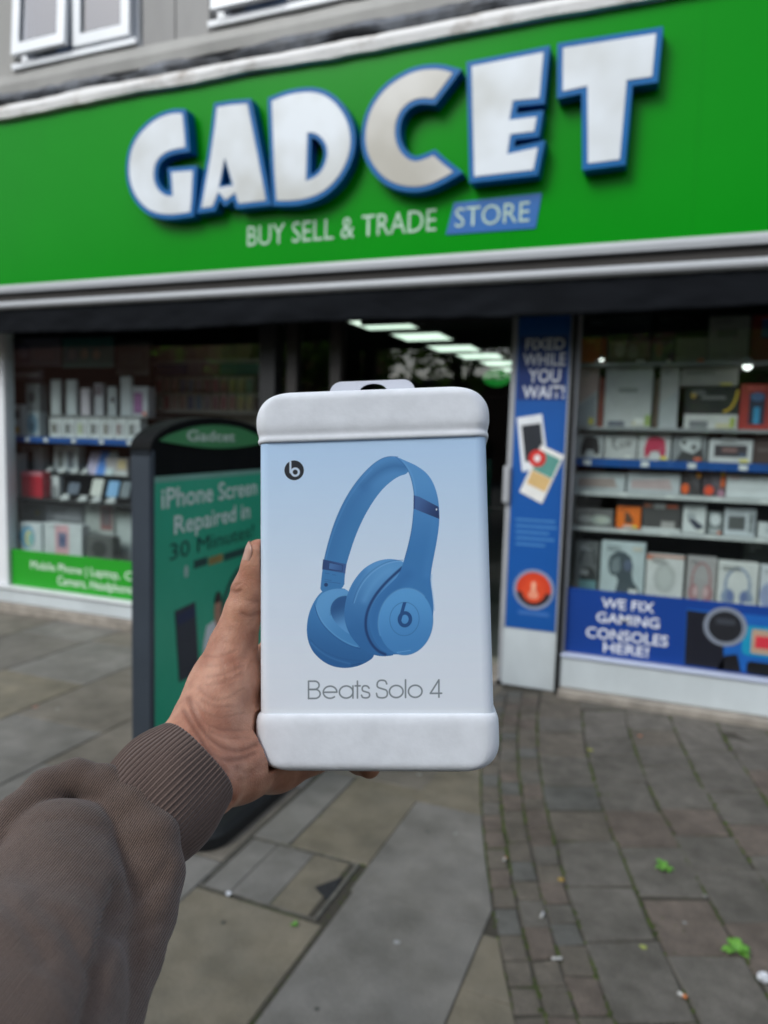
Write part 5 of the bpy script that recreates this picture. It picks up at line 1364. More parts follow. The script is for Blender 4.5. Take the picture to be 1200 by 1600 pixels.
# thin geometric lettering
def glyphs(s, x, base, cap, xh):
    out = []
    for ch in s:
        if ch == ' ': x += 0.30 * cap; continue
        if ch == 'B':
            w_ = 0.62 * cap
            m_ = base - cap * 0.52
            out += [[(x, base), (x, base - cap), (x + w_ * .5, base - cap)] + [(x + w_ * .5 + cap * .235 * math.sin(t), base - cap + cap * .24 * (1 - math.cos(t))) for t in np.linspace(0, math.pi, 12)] + [(x, m_)],
                    [(x, m_), (x + w_ * .55, m_)] + [(x + w_ * .55 + cap * .26 * math.sin(t), m_ + cap * .26 * (1 - math.cos(t))) for t in np.linspace(0, math.pi, 12)] + [(x, base)]]
            x += w_ + .14 * cap
        elif ch in 'eao':
            r = xh / 2
            cx, cy = x + r, base - r
            if ch == 'o':
                out.append([(cx + r * math.cos(t), cy + r * math.sin(t)) for t in np.linspace(0, 2 * math.pi, 40)])
            elif ch == 'e':
                out.append([(cx - r, cy), (cx + r, cy)] + [(cx + r * math.cos(t), cy - r * math.sin(t)) for t in np.linspace(0, 1.72 * math.pi, 36)])
            else:
                out.append([(cx + r * math.cos(t), cy + r * math.sin(t)) for t in np.linspace(0, 2 * math.pi, 40)])
                out.append([(cx + r, base - xh), (cx + r, base)])
            x += 2 * r + .13 * cap
        elif ch == 't':
            out += [[(x + .1 * cap, base - cap * 0.97), (x + .1 * cap, base)], [(x - .02 * cap, base - xh), (x + .24 * cap, base - xh)]]
            x += .33 * cap
        elif ch == 's':
            w_ = .19 * cap
            c_ = x + w_
            out.append(chaikin([(c_ + w_ * .95, base - xh * .8), (c_ + w_ * .5, base - xh), (c_ - w_ * .8, base - xh), (c_ - w_ * 1.0, base - xh * .6), (c_, base - xh * .5), (c_ + w_ * 1.15, base - xh * .4), (c_ + w_ * 1.0, base), (c_ - w_ * .8, base), (c_ - w_ * 1.1, base - xh * .22)], 3, False))
            x += 2 * w_ + .1 * cap
        elif ch == 'S':
            w_ = .25 * cap
            c_ = x + w_
            out.append(chaikin([(c_ + w_, base - cap * .8), (c_ + w_ * .7, base - cap * 1.01), (c_ - w_ * .8, base - cap * 1.01), (c_ - w_ * 1.1, base - cap * .62), (c_, base - cap * .52), (c_ + w_ * 1.2, base - cap * .42), (c_ + w_ * 1.05, base + .01), (c_ - w_ * .9, base + .01), (c_ - w_ * 1.1, base - cap * .25)], 3, False))
            x += 2 * w_ + .14 * cap
        elif ch == 'l':
            out.append([(x, base - cap * 1.02), (x, base)]); x += .15 * cap
        elif ch == '4':
            w_ = .55 * cap
            out += [[(x + w_ * .8, base), (x + w_ * .8, base - cap), (x, base - cap * .22), (x + w_ * 1.05, base - cap * .22)]]
            x += w_
    return out, x
_g, xe = glyphs('Beats Solo 4', 0.0, 0.0, 1.0, 0.70)
capx = 27.0
k_ = 207.0 / (xe * capx)
for st in _g:
    stroke(P([(482.0 + p[0] * capx * k_, 1091.3 - 0.012 * p[0] * capx + p[1] * capx) for p in st]), 2.2 * UN, (128, 136, 142), 1.0, 0.7 * UN)
tex = img.reshape(THT, SSF, TW, SSF, 3).mean((1, 3))
rgba = np.ones((THT, TW, 4), np.float32)
rgba[..., :3] = tex[::-1]
im = bpy.data.images.new('wrap_print', TW, THT)
im.pixels.foreach_set(rgba.ravel())
im.update()
im.pack()
M_wrap = bpy.data.materials.new('printed_wrap')
M_wrap.use_nodes = True
t_ = M_wrap.node_tree
b_ = t_.nodes['Principled BSDF']
ti = t_.nodes.new('ShaderNodeTexImage'); ti.image = im; ti.extension = 'EXTEND'
uvn = t_.nodes.new('ShaderNodeUVMap')
t_.links.new(uvn.outputs[0], ti.inputs[0])
mxn = t_.nodes.new('ShaderNodeMix'); mxn.data_type = 'RGBA'; mxn.blend_type = 'MULTIPLY'
nz_ = t_.nodes.new('ShaderNodeTexNoise'); nz_.inputs['Scale'].default_value = 60; nz_.inputs['Detail'].default_value = 4
tco = t_.nodes.new('ShaderNodeTexCoord'); t_.links.new(tco.outputs['Object'], nz_.inputs['Vector'])
rp = t_.nodes.new('ShaderNodeValToRGB'); rp.color_ramp.elements[0].color = (0.97, 0.97, 0.975, 1); rp.color_ramp.elements[1].color = (1, 1, 1, 1)
t_.links.new(nz_.outputs['Fac'], rp.inputs[0])
mxn.inputs[0].default_value = 1.0
t_.links.new(ti.outputs[0], mxn.inputs[6]); t_.links.new(rp.outputs[0], mxn.inputs[7])
t_.links.new(mxn.outputs[2], b_.inputs['Base Color'])
b_.inputs['Roughness'].default_value = 0.42
b_.inputs['Specular IOR Level'].default_value = 0.4
nb = t_.nodes.new('ShaderNodeTexNoise'); nb.inputs['Scale'].default_value = 35; nb.inputs['Detail'].default_value = 3
t_.links.new(tco.outputs['Object'], nb.inputs['Vector'])
bpn = t_.nodes.new('ShaderNodeBump'); bpn.inputs['Strength'].default_value = 0.10; bpn.inputs['Distance'].default_value = 0.002
t_.links.new(nb.outputs['Fac'], bpn.inputs['Height']); t_.links.new(bpn.outputs[0], b_.inputs['Normal'])
# wrap geometry: rounded upright edges
rings_l = [rr_section(HW, TH / 2, -HH + 2 * HH * i / 10, 0.007, 8) for i in range(11)]
wr = loft('printed_wrap', [[tuple(p) for p in toW(r)] for r in rings_l], M_wrap, hb_, True, False, False)
uvl = wr.data.uv_layers.new(name='UVMap')
inv = np.array([C2B((np.array(v_.co) - np.array(CM)[:3, 3]) @ np.array(CM)[:3, :3])[0] for v_ in wr.data.vertices])
vi = np.zeros(len(wr.data.loops), int)
wr.data.loops.foreach_get('vertex_index', vi)
uvl.data.foreach_set('uv', np.stack([(inv[vi, 0] + HW) / (2 * HW), (inv[vi, 1] + HH) / (2 * HH)], 1).ravel())
for p_ in wr.data.polygons:
    if len(p_.vertices) > 4: p_.use_smooth = False
# moulded pulp caps
M_pulp = mat('moulded_white_pulp', S(233, 235, 240), 0.92, 0.06, 60, 0.03, 260, spec=0.15, detail=3)
def cap(name, prof, ytop, ydir, Rw, Rd):
    rings = []
    for yv, off in prof:
        rings.append(rr_section(HW + off, TH / 2 + off, ydir * yv, 0.010, 8))
    y_last, off = prof[-1]
    n = 14
    for i in range(1, n + 1):
        s_ = i / n
        yv = y_last + (ytop - y_last) * math.sin(s_ * math.pi / 2)
        up__ = yv - (ytop - Rw)
        inw = Rw - math.sqrt(max(0, Rw * Rw - max(0, up__) ** 2))
        upd = yv - (ytop - Rd)
        ind = Rd - math.sqrt(max(0, Rd * Rd - max(0, upd) ** 2))
        rings.append(rr_section(HW + off - inw, TH / 2 + off - ind, ydir * yv, 0.010, 8))
    n_extra = 3
    lw, ld = HW + off - inw, TH / 2 + off - ind
    for i in range(1, n_extra + 1):
        rings.append(rr_section(lw * (1 - 0.3 * i), ld * (1 - 0.3 * i), ydir * (ytop + 0.00012 * i), 0.010 * (1 - 0.3 * i), 8))
    o = loft(name, [[tuple(p) for p in toW(r)] for r in rings], M_pulp, hb_, True, True, True)
    sub = o.modifiers.new('smooth', 'SUBSURF'); sub.levels = 1; sub.render_levels = 1
    return o
cap('top_cap', [(HH - 0.0006, -0.001), (HH - 0.0008, 0.0012), (HH + 0.0002, 0.0019), (HH + 0.0018, 0.0019), (HH + 0.0030, 0.0014), (HH + 0.0044, 0.0014), (HH + 0.0064, 0.0021), (HH + 0.009, 0.0026), (HH + 0.012, 0.0027)], HH + 0.0313, 1, 0.0175, 0.006)
cap('bottom_cap', [(HH - 0.0006, -0.001), (HH - 0.0008, 0.0008), (HH + 0.0004, 0.0020), (HH + 0.0028, 0.0027), (HH + 0.0055, 0.0029), (HH + 0.0095, 0.0029), (HH + 0.012, 0.0029)], HH + 0.0330, -1, 0.0165, 0.006)
# hang tab
zt_ = -0.042
a_, b_2 = boxpx(515, 604, zt_), boxpx(648, 592, zt_)
hx = boxpx(583, 610, zt_)
tx0, tx1, ty1_ = a_[0], b_2[0], b_2[1]
tl_ = rrect(tx0, tx1, HH + 0.010, ty1_, 0.008, 6)
plate('hang_tab', [tl_, ell(hx[0], hx[1] - 0.001, 0.0095, 0.0058, 24)[::-1]], -zt_ , -zt_ + 0.0012, mat('white_tab_plastic', S(206, 208, 218), 0.4, 0.04, 30), hb_, lambda a, d, z: tuple(toW([a, z, -d])[0]))

# ---------------------------------------------------------------- blended bodies (hand, sleeve) grown from tapered limbs
def field(prims, lo, hi, h, k):
    nx, ny, nz_ = [int((b - a) / h) + 1 for a, b in zip(lo, hi)]
    gx, gy, gz = [np.arange(n, dtype=np.float32) * h + a for n, a in zip((nx, ny, nz_), lo)]
    Fd = np.full((nx, ny, nz_), 1.0, np.float32)
    for a, ra, b, rb, kk in prims:
        m_ = max(ra, rb) + 0.02
        i0 = [max(0, int((min(a[c], b[c]) - m_ - lo[c]) / h)) for c in range(3)]
        i1 = [min((nx, ny, nz_)[c], int((max(a[c], b[c]) + m_ - lo[c]) / h) + 2) for c in range(3)]
        sl = tuple(slice(i0[c], i1[c]) for c in range(3))
        X, Y, Z = np.meshgrid(gx[sl[0]], gy[sl[1]], gz[sl[2]], indexing='ij', sparse=True)
        d = b - a
        t = np.clip(((X - a[0]) * d[0] + (Y - a[1]) * d[1] + (Z - a[2]) * d[2]) / max(float(d @ d), 1e-12), 0, 1)
        dist = np.sqrt((X - a[0] - t * d[0]) ** 2 + (Y - a[1] - t * d[1]) ** 2 + (Z - a[2] - t * d[2]) ** 2) - (ra + (rb - ra) * t)
        cur = Fd[sl]
        hh = np.clip(0.5 + 0.5 * (cur - dist) / kk, 0, 1)
        Fd[sl] = cur * (1 - hh) + dist * hh - kk * hh * (1 - hh)
    return Fd, (gx, gy, gz)
def nets(Fd, lo, h):
    s = Fd < 0
    nx, ny, nz_ = Fd.shape
    acc = np.zeros((nx - 1, ny - 1, nz_ - 1, 3), np.float32)
    cnt = np.zeros((nx - 1, ny - 1, nz_ - 1), np.float32)
    corner = [(i, j, k) for i in (0, 1) for j in (0, 1) for k in (0, 1)]
    sh = lambda c: (slice(c[0], nx - 1 + c[0]), slice(c[1], ny - 1 + c[1]), slice(c[2], nz_ - 1 + c[2]))
    for a in corner:
        for ax in range(3):
            if a[ax]: continue
            b = list(a); b[ax] = 1
            fa, fb = Fd[sh(a)], Fd[sh(b)]
            cr_ = (fa < 0) != (fb < 0)
            t = np.where(cr_, fa / np.where(cr_, fa - fb, 1), 0)
            for c in range(3):
                acc[..., c] += np.where(cr_, a[c] + (t if c == ax else 0), 0)
            cnt += cr_
    act = cnt > 0
    idx = -np.ones(act.shape, np.int64)
    idx[act] = np.arange(act.sum())
    I = np.argwhere(act)
    V = (I + acc[act] / cnt[act][:, None]) * h + np.array(lo)
    faces = []
    for ax in range(3):
        o1, o2 = [(1, 2), (2, 0), (0, 1)][ax]
        sa = [slice(0, n) for n in Fd.shape]; sb = list(sa)
        sa[ax] = slice(0, Fd.shape[ax] - 1); sb[ax] = slice(1, Fd.shape[ax])
        ed = np.argwhere(s[tuple(sa)] != s[tuple(sb)])
        ok = (ed[:, o1] > 0) & (ed[:, o2] > 0) & (ed[:, o1] < Fd.shape[o1] - 1) & (ed[:, o2] < Fd.shape[o2] - 1)
        ed = ed[ok]
        d1 = np.zeros(3, int); d1[o1] = 1
        d2 = np.zeros(3, int); d2[o2] = 1
        q4 = [idx[tuple((ed - x).T)] for x in (0 * d1, d1, d1 + d2, d2)]
        flip = s[tuple(ed.T)]
        Q = np.stack(q4, 1)
        Q[flip] = Q[flip][:, ::-1]
        faces.append(Q)
    Fq = np.concatenate(faces)
    n = np.cross(V[Fq[:, 2]] - V[Fq[:, 0]], V[Fq[:, 3]] - V[Fq[:, 1]])
    if ((V[Fq].mean(1) - V.mean(0)) * n).sum() < 0: Fq = Fq[:, ::-1]
    return V, Fq
def vnormals(V, Fq):
    n = np.cross(V[Fq[:, 2]] - V[Fq[:, 0]], V[Fq[:, 3]] - V[Fq[:, 1]])
    N = np.zeros_like(V)
    for c in range(4): np.add.at(N, Fq[:, c], n)
    return N / (np.linalg.norm(N, axis=1, keepdims=True) + 1e-12)
def relax(V, Fq, it, lam=0.5):
    n = len(V)
    for _ in range(it):
        S_ = np.zeros_like(V); c_ = np.zeros(n)
        for a, b in ((0, 1), (1, 2), (2, 3), (3, 0)):
            np.add.at(S_, Fq[:, a], V[Fq[:, b]]); np.add.at(c_, Fq[:, a], 1)
            np.add.at(S_, Fq[:, b], V[Fq[:, a]]); np.add.at(c_, Fq[:, b], 1)
        V = V + lam * (S_ / np.maximum(c_, 1)[:, None] - V)
    return V
def to_px(V):
    return np.stack([600 + F * V[:, 0] / -V[:, 2], 800 - F * V[:, 1] / -V[:, 2]], 1)
def polyd(Pp, line):
    D = np.full(len(Pp), 1e9)
    for a, b in zip(line[:-1], line[1:]):
        a, b = np.array(a, float), np.array(b, float)
        d = b - a
        t = np.clip(((Pp - a) @ d) / (d @ d), 0, 1)
        D = np.minimum(D, np.hypot(*(Pp - a - t[:, None] * d).T))
    return D
def body(name, V, Fq, m, parent, attr=None, uv=None):
    W3_ = C2W(V)
    me = bpy.data.meshes.new(name)
    me.from_pydata(W3_.tolist(), [], Fq.tolist())
    me.polygons.foreach_set('use_smooth', [True] * len(me.polygons))
    if attr is not None:
        at = me.attributes.new('crease', 'FLOAT', 'POINT')
        at.data.foreach_set('value', attr.astype(np.float32))
    if uv is not None:
        l = me.uv_layers.new(name='UVMap')
        vi = np.zeros(len(me.loops), int)
        me.loops.foreach_get('vertex_index', vi)
        l.data.foreach_set('uv', uv[vi].astype(np.float32).ravel())
    me.materials.append(m)
    me.update()
    o = bpy.data.objects.new(name, me)
    COL.objects.link(o)
    return adopt(o, parent)
def chain(pts, k):
    Q = [(PX(*p[:3]), p[3]) for p in pts]
    return [(a[0], a[1], b[0], b[1], k) for a, b in zip(Q[:-1], Q[1:])]
# ---- skin material
M_skin = bpy.data.materials.new('brown_skin')
M_skin.use_nodes = True
t_ = M_skin.node_tree
b_ = t_.nodes['Principled BSDF']
tco = t_.nodes.new('ShaderNodeTexCoord')
n1 = t_.nodes.new('ShaderNodeTexNoise'); n1.inputs['Scale'].default_value = 55; n1.inputs['Detail'].default_value = 5
n2 = t_.nodes.new('ShaderNodeTexNoise'); n2.inputs['Scale'].default_value = 420; n2.inputs['Detail'].default_value = 4
n3 = t_.nodes.new('ShaderNodeTexVoronoi'); n3.inputs['Scale'].default_value = 900
for n_n in (n1, n2, n3): t_.links.new(tco.outputs['Object'], n_n.inputs['Vector'])
cr1 = t_.nodes.new('ShaderNodeValToRGB')
cr1.color_ramp.elements[0].position, cr1.color_ramp.elements[1].position = 0.34, 0.66
cr1.color_ramp.elements[0].color = (*S(168, 112, 88), 1); cr1.color_ramp.elements[1].color = (*S(202, 150, 124), 1)
t_.links.new(n1.outputs['Fac'], cr1.inputs[0])
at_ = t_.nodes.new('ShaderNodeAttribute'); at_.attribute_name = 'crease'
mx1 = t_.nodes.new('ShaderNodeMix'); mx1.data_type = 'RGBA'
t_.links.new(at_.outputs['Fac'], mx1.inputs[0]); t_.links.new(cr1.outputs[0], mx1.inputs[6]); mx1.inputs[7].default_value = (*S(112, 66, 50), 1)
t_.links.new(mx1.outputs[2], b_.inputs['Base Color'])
b_.inputs['Roughness'].default_value = 0.48
b_.inputs['Specular IOR Level'].default_value = 0.4
b_.inputs['Subsurface Weight'].default_value = 0.25
b_.inputs['Subsurface Radius'].default_value = (0.006, 0.002, 0.001)
b_.inputs['Subsurface Scale'].default_value = 0.4
bp1 = t_.nodes.new('ShaderNodeBump'); bp1.inputs['Strength'].default_value = 0.42; bp1.inputs['Distance'].default_value = 0.0006
bp2 = t_.nodes.new('ShaderNodeBump'); bp2.inputs['Strength'].default_value = 0.4; bp2.inputs['Distance'].default_value = 0.0004
t_.links.new(n2.outputs['Fac'], bp1.inputs['Height']); t_.links.new(n3.outputs['Distance'], bp2.inputs['Height'])
t_.links.new(bp1.outputs[0], bp2.inputs['Normal']); t_.links.new(bp2.outputs[0], b_.inputs['Normal'])
# ---- hand
prims = []
prims += chain([(238, 1235, .398, .0165), (280, 1180, .418, .0160), (330, 1120, .442, .0195), (352, 1065, .455, .0185), (364, 1010, .462, .0142)], .010)
prims += chain([(268, 1262, .394, .0165), (318, 1226, .410, .0170), (372, 1200, .440, .0185), (432, 1192, .474, .0165), (492, 1180, .496, .0125)], .010)
prims += chain([(300, 1205, .415, .019), (370, 1150, .455, .019), (430, 1110, .498, .0165)], .012)
prims += chain([(345, 1080, .455, .016), (400, 1050, .488, .013), (445, 1015, .512, .0125)], .012)
prims += chain([(430, 1110, .5, .0165), (440, 1010, .514, .0125)], .010)
prims += chain([(430, 1110, .5, .0165), (458, 1060, .514, .012)], .010)
prims += chain([(430, 1130, .5, .0165), (470, 1110, .513, .0118)], .010)
prims += chain([(430, 1160, .49, .0165), (485, 1160, .508, .0112)], .010)
# thumb, index, middle, ring and little finger, each with its own bends
prims += chain([(364, 1010, .462, .0150), (381, 952, .463, .0113), (394, 915, .463, .0102), (401, 885, .462, .0092), (405, 863, .461, .0084)], .004)
prims += [(PX(379, 921, .462), .0066, PX(386, 912, .462), .0066, .004)]
prims += chain([(440, 1010, .514, .0125), (520, 968, .512, .0092), (580, 952, .509, .0084), (628, 946, .506, .0074)], .004)
prims += chain([(458, 1060, .514, .012), (548, 1034, .511, .0096), (615, 1022, .507, .0086), (668, 1018, .503, .0076)], .004)
prims += chain([(470, 1110, .513, .0118), (552, 1098, .508, .0092), (612, 1090, .503, .0082), (660, 1086, .499, .0073)], .004)
prims += chain([(485, 1160, .506, .0112), (530, 1172, .494, .0084), (562, 1190, .480, .0077), (577, 1199, .466, .0070)], .004)
lo = np.array([-.165, -.215, -.54]); hi = np.array([.05, -.01, -.345])
h_ = 0.00095
Fd, gxyz = field(prims, lo, hi, h_, .01)
# press the flesh flat where it meets the box
X, Y, Z = np.meshgrid(*gxyz, indexing='ij', sparse=True)
dx = [BR[0, c] * (X - BT[0]) + BR[1, c] * (Y - BT[1]) + BR[2, c] * (Z - BT[2]) for c in range(3)]
bd = np.maximum(np.maximum(np.abs(dx[0]) - 0.0702, np.abs(dx[1]) - (HH + 0.0332)), np.abs(dx[2] + TH / 2) - (TH / 2 + 0.0002))
capm = np.abs(dx[1]) > HH - 0.001
bd = np.where(capm, np.maximum(np.maximum(np.abs(dx[0]) - 0.0735, np.abs(dx[1]) - (HH + 0.0332)), np.abs(dx[2] + TH / 2) - (TH / 2 + 0.0036)), bd)
Fd = np.maximum(Fd, -bd)
V, Fq = nets(Fd, lo, h_)
V = relax(V, Fq, 3)
N = vnormals(V, Fq)
pp_ = to_px(V)
front = np.clip((N * (-V / np.linalg.norm(V, axis=1, keepdims=True))).sum(1) * 3 + 0.6, 0, 1)
c5 = lambda l: [(260 + x / 3.634, 820 + y / 3.634) for x, y in l]
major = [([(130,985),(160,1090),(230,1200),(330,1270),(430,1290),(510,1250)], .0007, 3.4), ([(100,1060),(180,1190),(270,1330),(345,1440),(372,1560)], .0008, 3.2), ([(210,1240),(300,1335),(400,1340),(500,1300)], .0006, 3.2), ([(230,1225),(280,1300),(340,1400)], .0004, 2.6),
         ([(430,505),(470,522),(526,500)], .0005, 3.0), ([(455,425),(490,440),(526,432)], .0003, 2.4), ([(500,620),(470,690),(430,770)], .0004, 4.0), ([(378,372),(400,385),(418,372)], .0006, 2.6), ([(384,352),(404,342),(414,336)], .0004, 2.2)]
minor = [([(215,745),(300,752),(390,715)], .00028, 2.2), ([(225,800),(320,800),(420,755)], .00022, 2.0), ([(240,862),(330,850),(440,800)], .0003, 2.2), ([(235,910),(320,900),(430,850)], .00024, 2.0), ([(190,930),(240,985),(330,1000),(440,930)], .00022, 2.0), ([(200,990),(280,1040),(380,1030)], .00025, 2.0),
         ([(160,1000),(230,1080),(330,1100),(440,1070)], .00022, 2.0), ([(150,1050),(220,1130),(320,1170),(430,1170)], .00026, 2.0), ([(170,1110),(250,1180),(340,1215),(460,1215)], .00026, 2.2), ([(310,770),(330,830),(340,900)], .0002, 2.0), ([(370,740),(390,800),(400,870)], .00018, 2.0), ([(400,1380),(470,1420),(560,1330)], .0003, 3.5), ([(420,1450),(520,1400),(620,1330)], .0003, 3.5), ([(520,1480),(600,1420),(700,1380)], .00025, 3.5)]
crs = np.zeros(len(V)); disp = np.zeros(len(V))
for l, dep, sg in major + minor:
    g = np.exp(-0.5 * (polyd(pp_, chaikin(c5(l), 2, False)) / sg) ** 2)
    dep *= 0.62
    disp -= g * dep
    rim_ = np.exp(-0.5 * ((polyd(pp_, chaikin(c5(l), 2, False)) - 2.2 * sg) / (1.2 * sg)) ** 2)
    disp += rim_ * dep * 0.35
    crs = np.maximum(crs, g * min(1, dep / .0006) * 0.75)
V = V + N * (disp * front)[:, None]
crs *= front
wbase = C2W(PX(170, 1330, .372))[0]
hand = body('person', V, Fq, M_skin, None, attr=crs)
tag(hand, 'outstretched left hand and forearm in a brown ribbed cuff sweatshirt, gripping the white box', 'person')
# thumbnail
a, b = PX(396, 905, .463), PX(405, 863, .461)
ra_, rb_ = .0100, .0086
ax_ = (b - a) / np.linalg.norm(b - a)
dn = np.array([-0.95, 0.05, 0.16]); dn = dn - ax_ * (dn @ ax_); dn /= np.linalg.norm(dn)
sd_ = np.cross(ax_, dn)
nv, nf = [], []
Ln = np.linalg.norm(b - a)
for i in range(13):
    t = 0.34 + 0.98 * i / 12
    lim = 56 * max(0.0, 1 - (abs(i - 6) / 6.12) ** 4) ** 0.5 + 3
    over = max(0.0, (t - 1) * Ln / rb_)
    for j in range(11):
        ph = R(lim * (j / 5 - 1))
        r_ = (ra_ + (rb_ - ra_) * min(t, 1)) * math.sqrt(max(0.05, 1 - (over * 0.8) ** 2)) + 0.0005
        nv.append(a + (b - a) * t + (dn * math.cos(ph) + sd_ * math.sin(ph)) * r_)
for i in range(12):
    for j in range(10):
        nf.append((i * 11 + j, i * 11 + j + 1, i * 11 + 12 + j, i * 11 + 11 + j))
nail = mesh('thumbnail', C2W(np.array(nv)), nf, mat('fingernail', S(196, 152, 134), 0.3, 0.08, 90, spec=0.6), None, True)
nail.parent = hand
sm = nail.modifiers.new('thick', 'SOLIDIFY'); sm.thickness = 0.0006
# ---- knitted sleeve
def knit(name, col, col2, scale_u, scale_v, strength, diag):
    m = bpy.data.materials.new(name)
    m.use_nodes = True
    t = m.node_tree
    b = t.nodes['Principled BSDF']
    uvm = t.nodes.new('ShaderNodeUVMap')
    mp = t.nodes.new('ShaderNodeMapping'); mp.inputs['Rotation'].default_value[2] = diag; mp.inputs['Scale'].default_value = (scale_u, scale_v, 1)
    t.links.new(uvm.outputs[0], mp.inputs[0])
    wv = t.nodes.new('ShaderNodeTexWave'); wv.wave_type = 'BANDS'; wv.bands_direction = 'X'
    wv.inputs['Scale'].default_value = 1.0; wv.inputs['Distortion'].default_value = 1.2; wv.inputs['Detail'].default_value = 2; wv.inputs['Detail Scale'].default_value = 2.0
    t.links.new(mp.outputs[0], wv.inputs[0])
    tc = t.nodes.new('ShaderNodeTexCoord')
    fz_ = t.nodes.new('ShaderNodeTexNoise'); fz_.inputs['Scale'].default_value = 900; fz_.inputs['Detail'].default_value = 4
    big = t.nodes.new('ShaderNodeTexNoise'); big.inputs['Scale'].default_value = 18; big.inputs['Detail'].default_value = 6
    t.links.new(tc.outputs['Object'], fz_.inputs[0]); t.links.new(tc.outputs['Object'], big.inputs[0])
    ad = t.nodes.new('ShaderNodeMath'); ad.operation = 'MULTIPLY_ADD'
    t.links.new(fz_.outputs['Fac'], ad.inputs[0]); ad.inputs[1].default_value = 0.8; t.links.new(wv.outputs['Fac'], ad.inputs[2])
    cr = t.nodes.new('ShaderNodeValToRGB'); cr.color_ramp.elements[0].position, cr.color_ramp.elements[1].position = 0.3, 1.0
    cr.color_ramp.elements[0].color = (*col2, 1); cr.color_ramp.elements[1].color = (*col, 1)
    t.links.new(ad.outputs[0], cr.inputs[0])
    mx = t.nodes.new('ShaderNodeMix'); mx.data_type = 'RGBA'; mx.blend_type = 'MULTIPLY'; mx.inputs[0].default_value = 0.5
    cr2 = t.nodes.new('ShaderNodeValToRGB'); cr2.color_ramp.elements[0].position, cr2.color_ramp.elements[1].position = 0.3, 0.7
    cr2.color_ramp.elements[0].color = (0.75, 0.75, 0.75, 1)
    t.links.new(big.outputs['Fac'], cr2.inputs[0])
    t.links.new(cr.outputs[0], mx.inputs[6]); t.links.new(cr2.outputs[0], mx.inputs[7])
    t.links.new(mx.outputs[2], b.inputs['Base Color'])
    b.inputs['Roughness'].default_value = 0.95
    b.inputs['Specular IOR Level'].default_value = 0.15
    b.inputs['Sheen Weight'].default_value = 0.25
    b.inputs['Sheen Roughness'].default_value = 0.5
    bp = t.nodes.new('ShaderNodeBump'); bp.inputs['Strength'].default_value = strength; bp.inputs['Distance'].default_value = 0.0006
    t.links.new(ad.outputs[0], bp.inputs['Height'])
    t.links.new(bp.outputs[0], b.inputs['Normal'])
    return m
M_knit = knit('brown_grey_knit', S(116, 96, 85), S(60, 48, 41), 1, 1, 0.75, 0.35)
M_rib = knit('brown_grey_rib_knit', S(110, 92, 84), S(78, 64, 58), 1, 1, 0.35, 0.0)
sp = []
sp += chain([(93, 1350, .346, .0290), (68, 1450, .318, .0345), (0, 1590, .275, .0420), (-90, 1790, .23, .050)], .010)
sp += chain([(205, 1275, .387, .0235), (150, 1345, .376, .019)], .006) + chain([(165, 1285, .390, .012), (110, 1280, .382, .010), (50, 1305, .370, .011), (-20, 1375, .348, .014)], .004)
sp += chain([(-60, 1390, .315, .011), (-20, 1335, .335, .0105), (25, 1277, .352, .0098), (70, 1232, .366, .0092), (118, 1214, .374, .0088), (163, 1228, .374, .0100), (202, 1264, .368, .0125), (229, 1312, .360, .0150), (233, 1368, .351, .0162), (218, 1430, .339, .0165), (188, 1500, .321, .0172), (146, 1590, .297, .019), (96, 1700, .27, .022)], .0035)
lo = np.array([-.235, -.285, -.425]); hi = np.array([-.085, -.115, -.215])
h2 = 0.0011
Fd, gxyz = field(sp, lo, hi, h2, .004)
V, Fq = nets(Fd, lo, h2)
V = relax(V, Fq, 4)
N = vnormals(V, Fq)
pp_ = to_px(V)
front = np.clip((N * (-V / np.linalg.norm(V, axis=1, keepdims=True))).sum(1) * 3 + 0.6, 0, 1)
disp = np.zeros(len(V))
for l, dep, sg in (([(60,1405),(112,1440),(140,1510)], .0014, 13), ([(0,1400),(40,1440),(70,1500)], .0012, 12), ([(262,1350),(230,1395),(190,1425)], .0013, 8), ([(250,1440),(222,1455),(186,1462)], .0012, 8), ([(186,1385),(172,1450),(152,1530),(128,1620)], .0034, 8), ([(176,1410),(150,1500),(118,1610)], .0008, 3), ([(255,1400),(238,1470),(210,1550),(190,1620)], -.0014, 14), ([(205,1420),(190,1500),(160,1610)], -.0012, 12),
                   ([(60,1250),(100,1228),(140,1228)], -.0006, 10), ([(150,1200),(190,1240),(220,1290),(240,1340)], .0006, 7), ([(20,1340),(70,1380),(120,1460)], .0010, 26), ([(0,1460),(60,1500),(90,1580)], -.0012, 30)):
    disp -= dep * np.exp(-0.5 * (polyd(pp_, chaikin(l, 2, False)) / sg) ** 2)
from mathutils import noise as mnoise
disp += np.array([mnoise.fractal(Vector(v_) * 45, 1.0, 2.0, 3) for v_ in V]) * 0.0008
V = V + N * (disp * front)[:, None]
aD, aC = PX(-90, 1790, .23), PX(205, 1275, .384)
axs = (aC - aD) / np.linalg.norm(aC - aD)
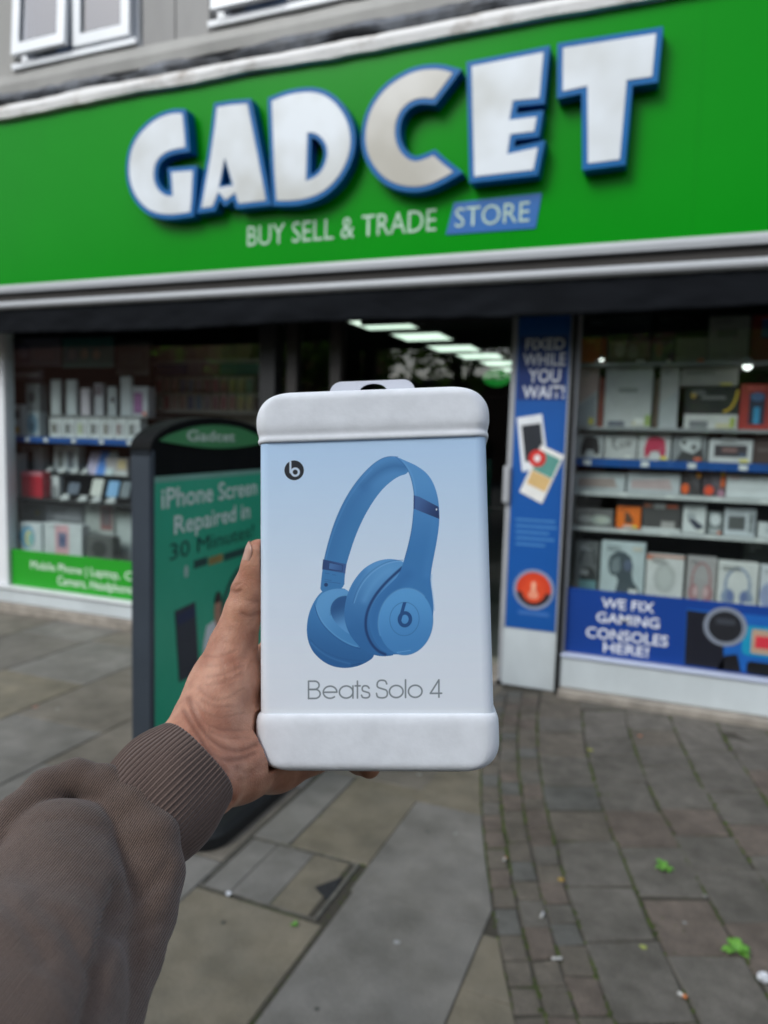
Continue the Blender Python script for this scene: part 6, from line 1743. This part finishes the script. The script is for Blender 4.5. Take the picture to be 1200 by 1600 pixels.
e1 = np.cross(axs, [0, 0, 1.0]); e1 /= np.linalg.norm(e1); e2 = np.cross(axs, e1)
rel = V - aD
ax2 = np.array([axs[0], axs[1], 0.0]); ax2 /= np.linalg.norm(ax2)
uv = np.stack([(rel @ np.array([ax2[1], -ax2[0], 0.0])) * 310, (rel @ ax2) * 310], 1)
slv = body('sleeve', V, Fq, M_knit, None, uv=uv)
slv.parent = hand
# ribbed cuff
c0, c1 = PX(306, 1194, .408), PX(200, 1297, .377)
axs = (c0 - c1); Lc = np.linalg.norm(axs); axs /= Lc
e1 = np.cross(axs, [0, 0, 1.0]); e1 /= np.linalg.norm(e1); e2 = np.cross(axs, e1)
NR, NA, NRIB = 40, 720, 74
cv_, cf, cuv = [], [], []
prof = [(i / NR, 0.0288 + 0.0026 * math.sin(math.pi * min(1, i / NR * 1.05)) - 0.0007 * (1 - i / NR) ** 3) for i in range(NR + 1)]
rows = [(0.0, prof[0][1] - 0.0030), (-0.008, prof[0][1] - 0.0026), (-0.006, prof[0][1] - 0.0008)]
allr = [(0.05, prof[0][1] - 0.0032), (0.02, prof[0][1] - 0.0030), (0.0, prof[0][1] - 0.0018)] + prof
for s_, r_ in allr:
    for j in range(NA):
        th = 2 * math.pi * j / NA
        rib = 0.00032 * math.cos(NRIB * th + 1.2 * math.sin(3 * s_)) if s_ >= 0 else 0
        wob = 0.0009 * math.sin(2 * th + 3 * s_) + 0.0006 * math.sin(5 * th - 6 * s_)
        edge = 0.0006 * math.sin(3 * th + 1)
        rr_ = r_ + rib + wob
        cv_.append(c0 - axs * (Lc * s_ + edge) + e1 * rr_ * math.cos(th) * 1.02 + e2 * rr_ * math.sin(th) * 0.98)
        cuv.append((th * 0.03 * 240, s_ * Lc * 240))
nr = len(allr)
for i in range(nr - 1):
    for j in range(NA):
        k = (j + 1) % NA
        cf.append((i * NA + j, i * NA + k, (i + 1) * NA + k, (i + 1) * NA + j))
cuff = body('cuff', np.array(cv_), np.array(cf), M_rib, None, uv=np.array(cuv))
cuff.parent = hand
fix_normals(cuff)
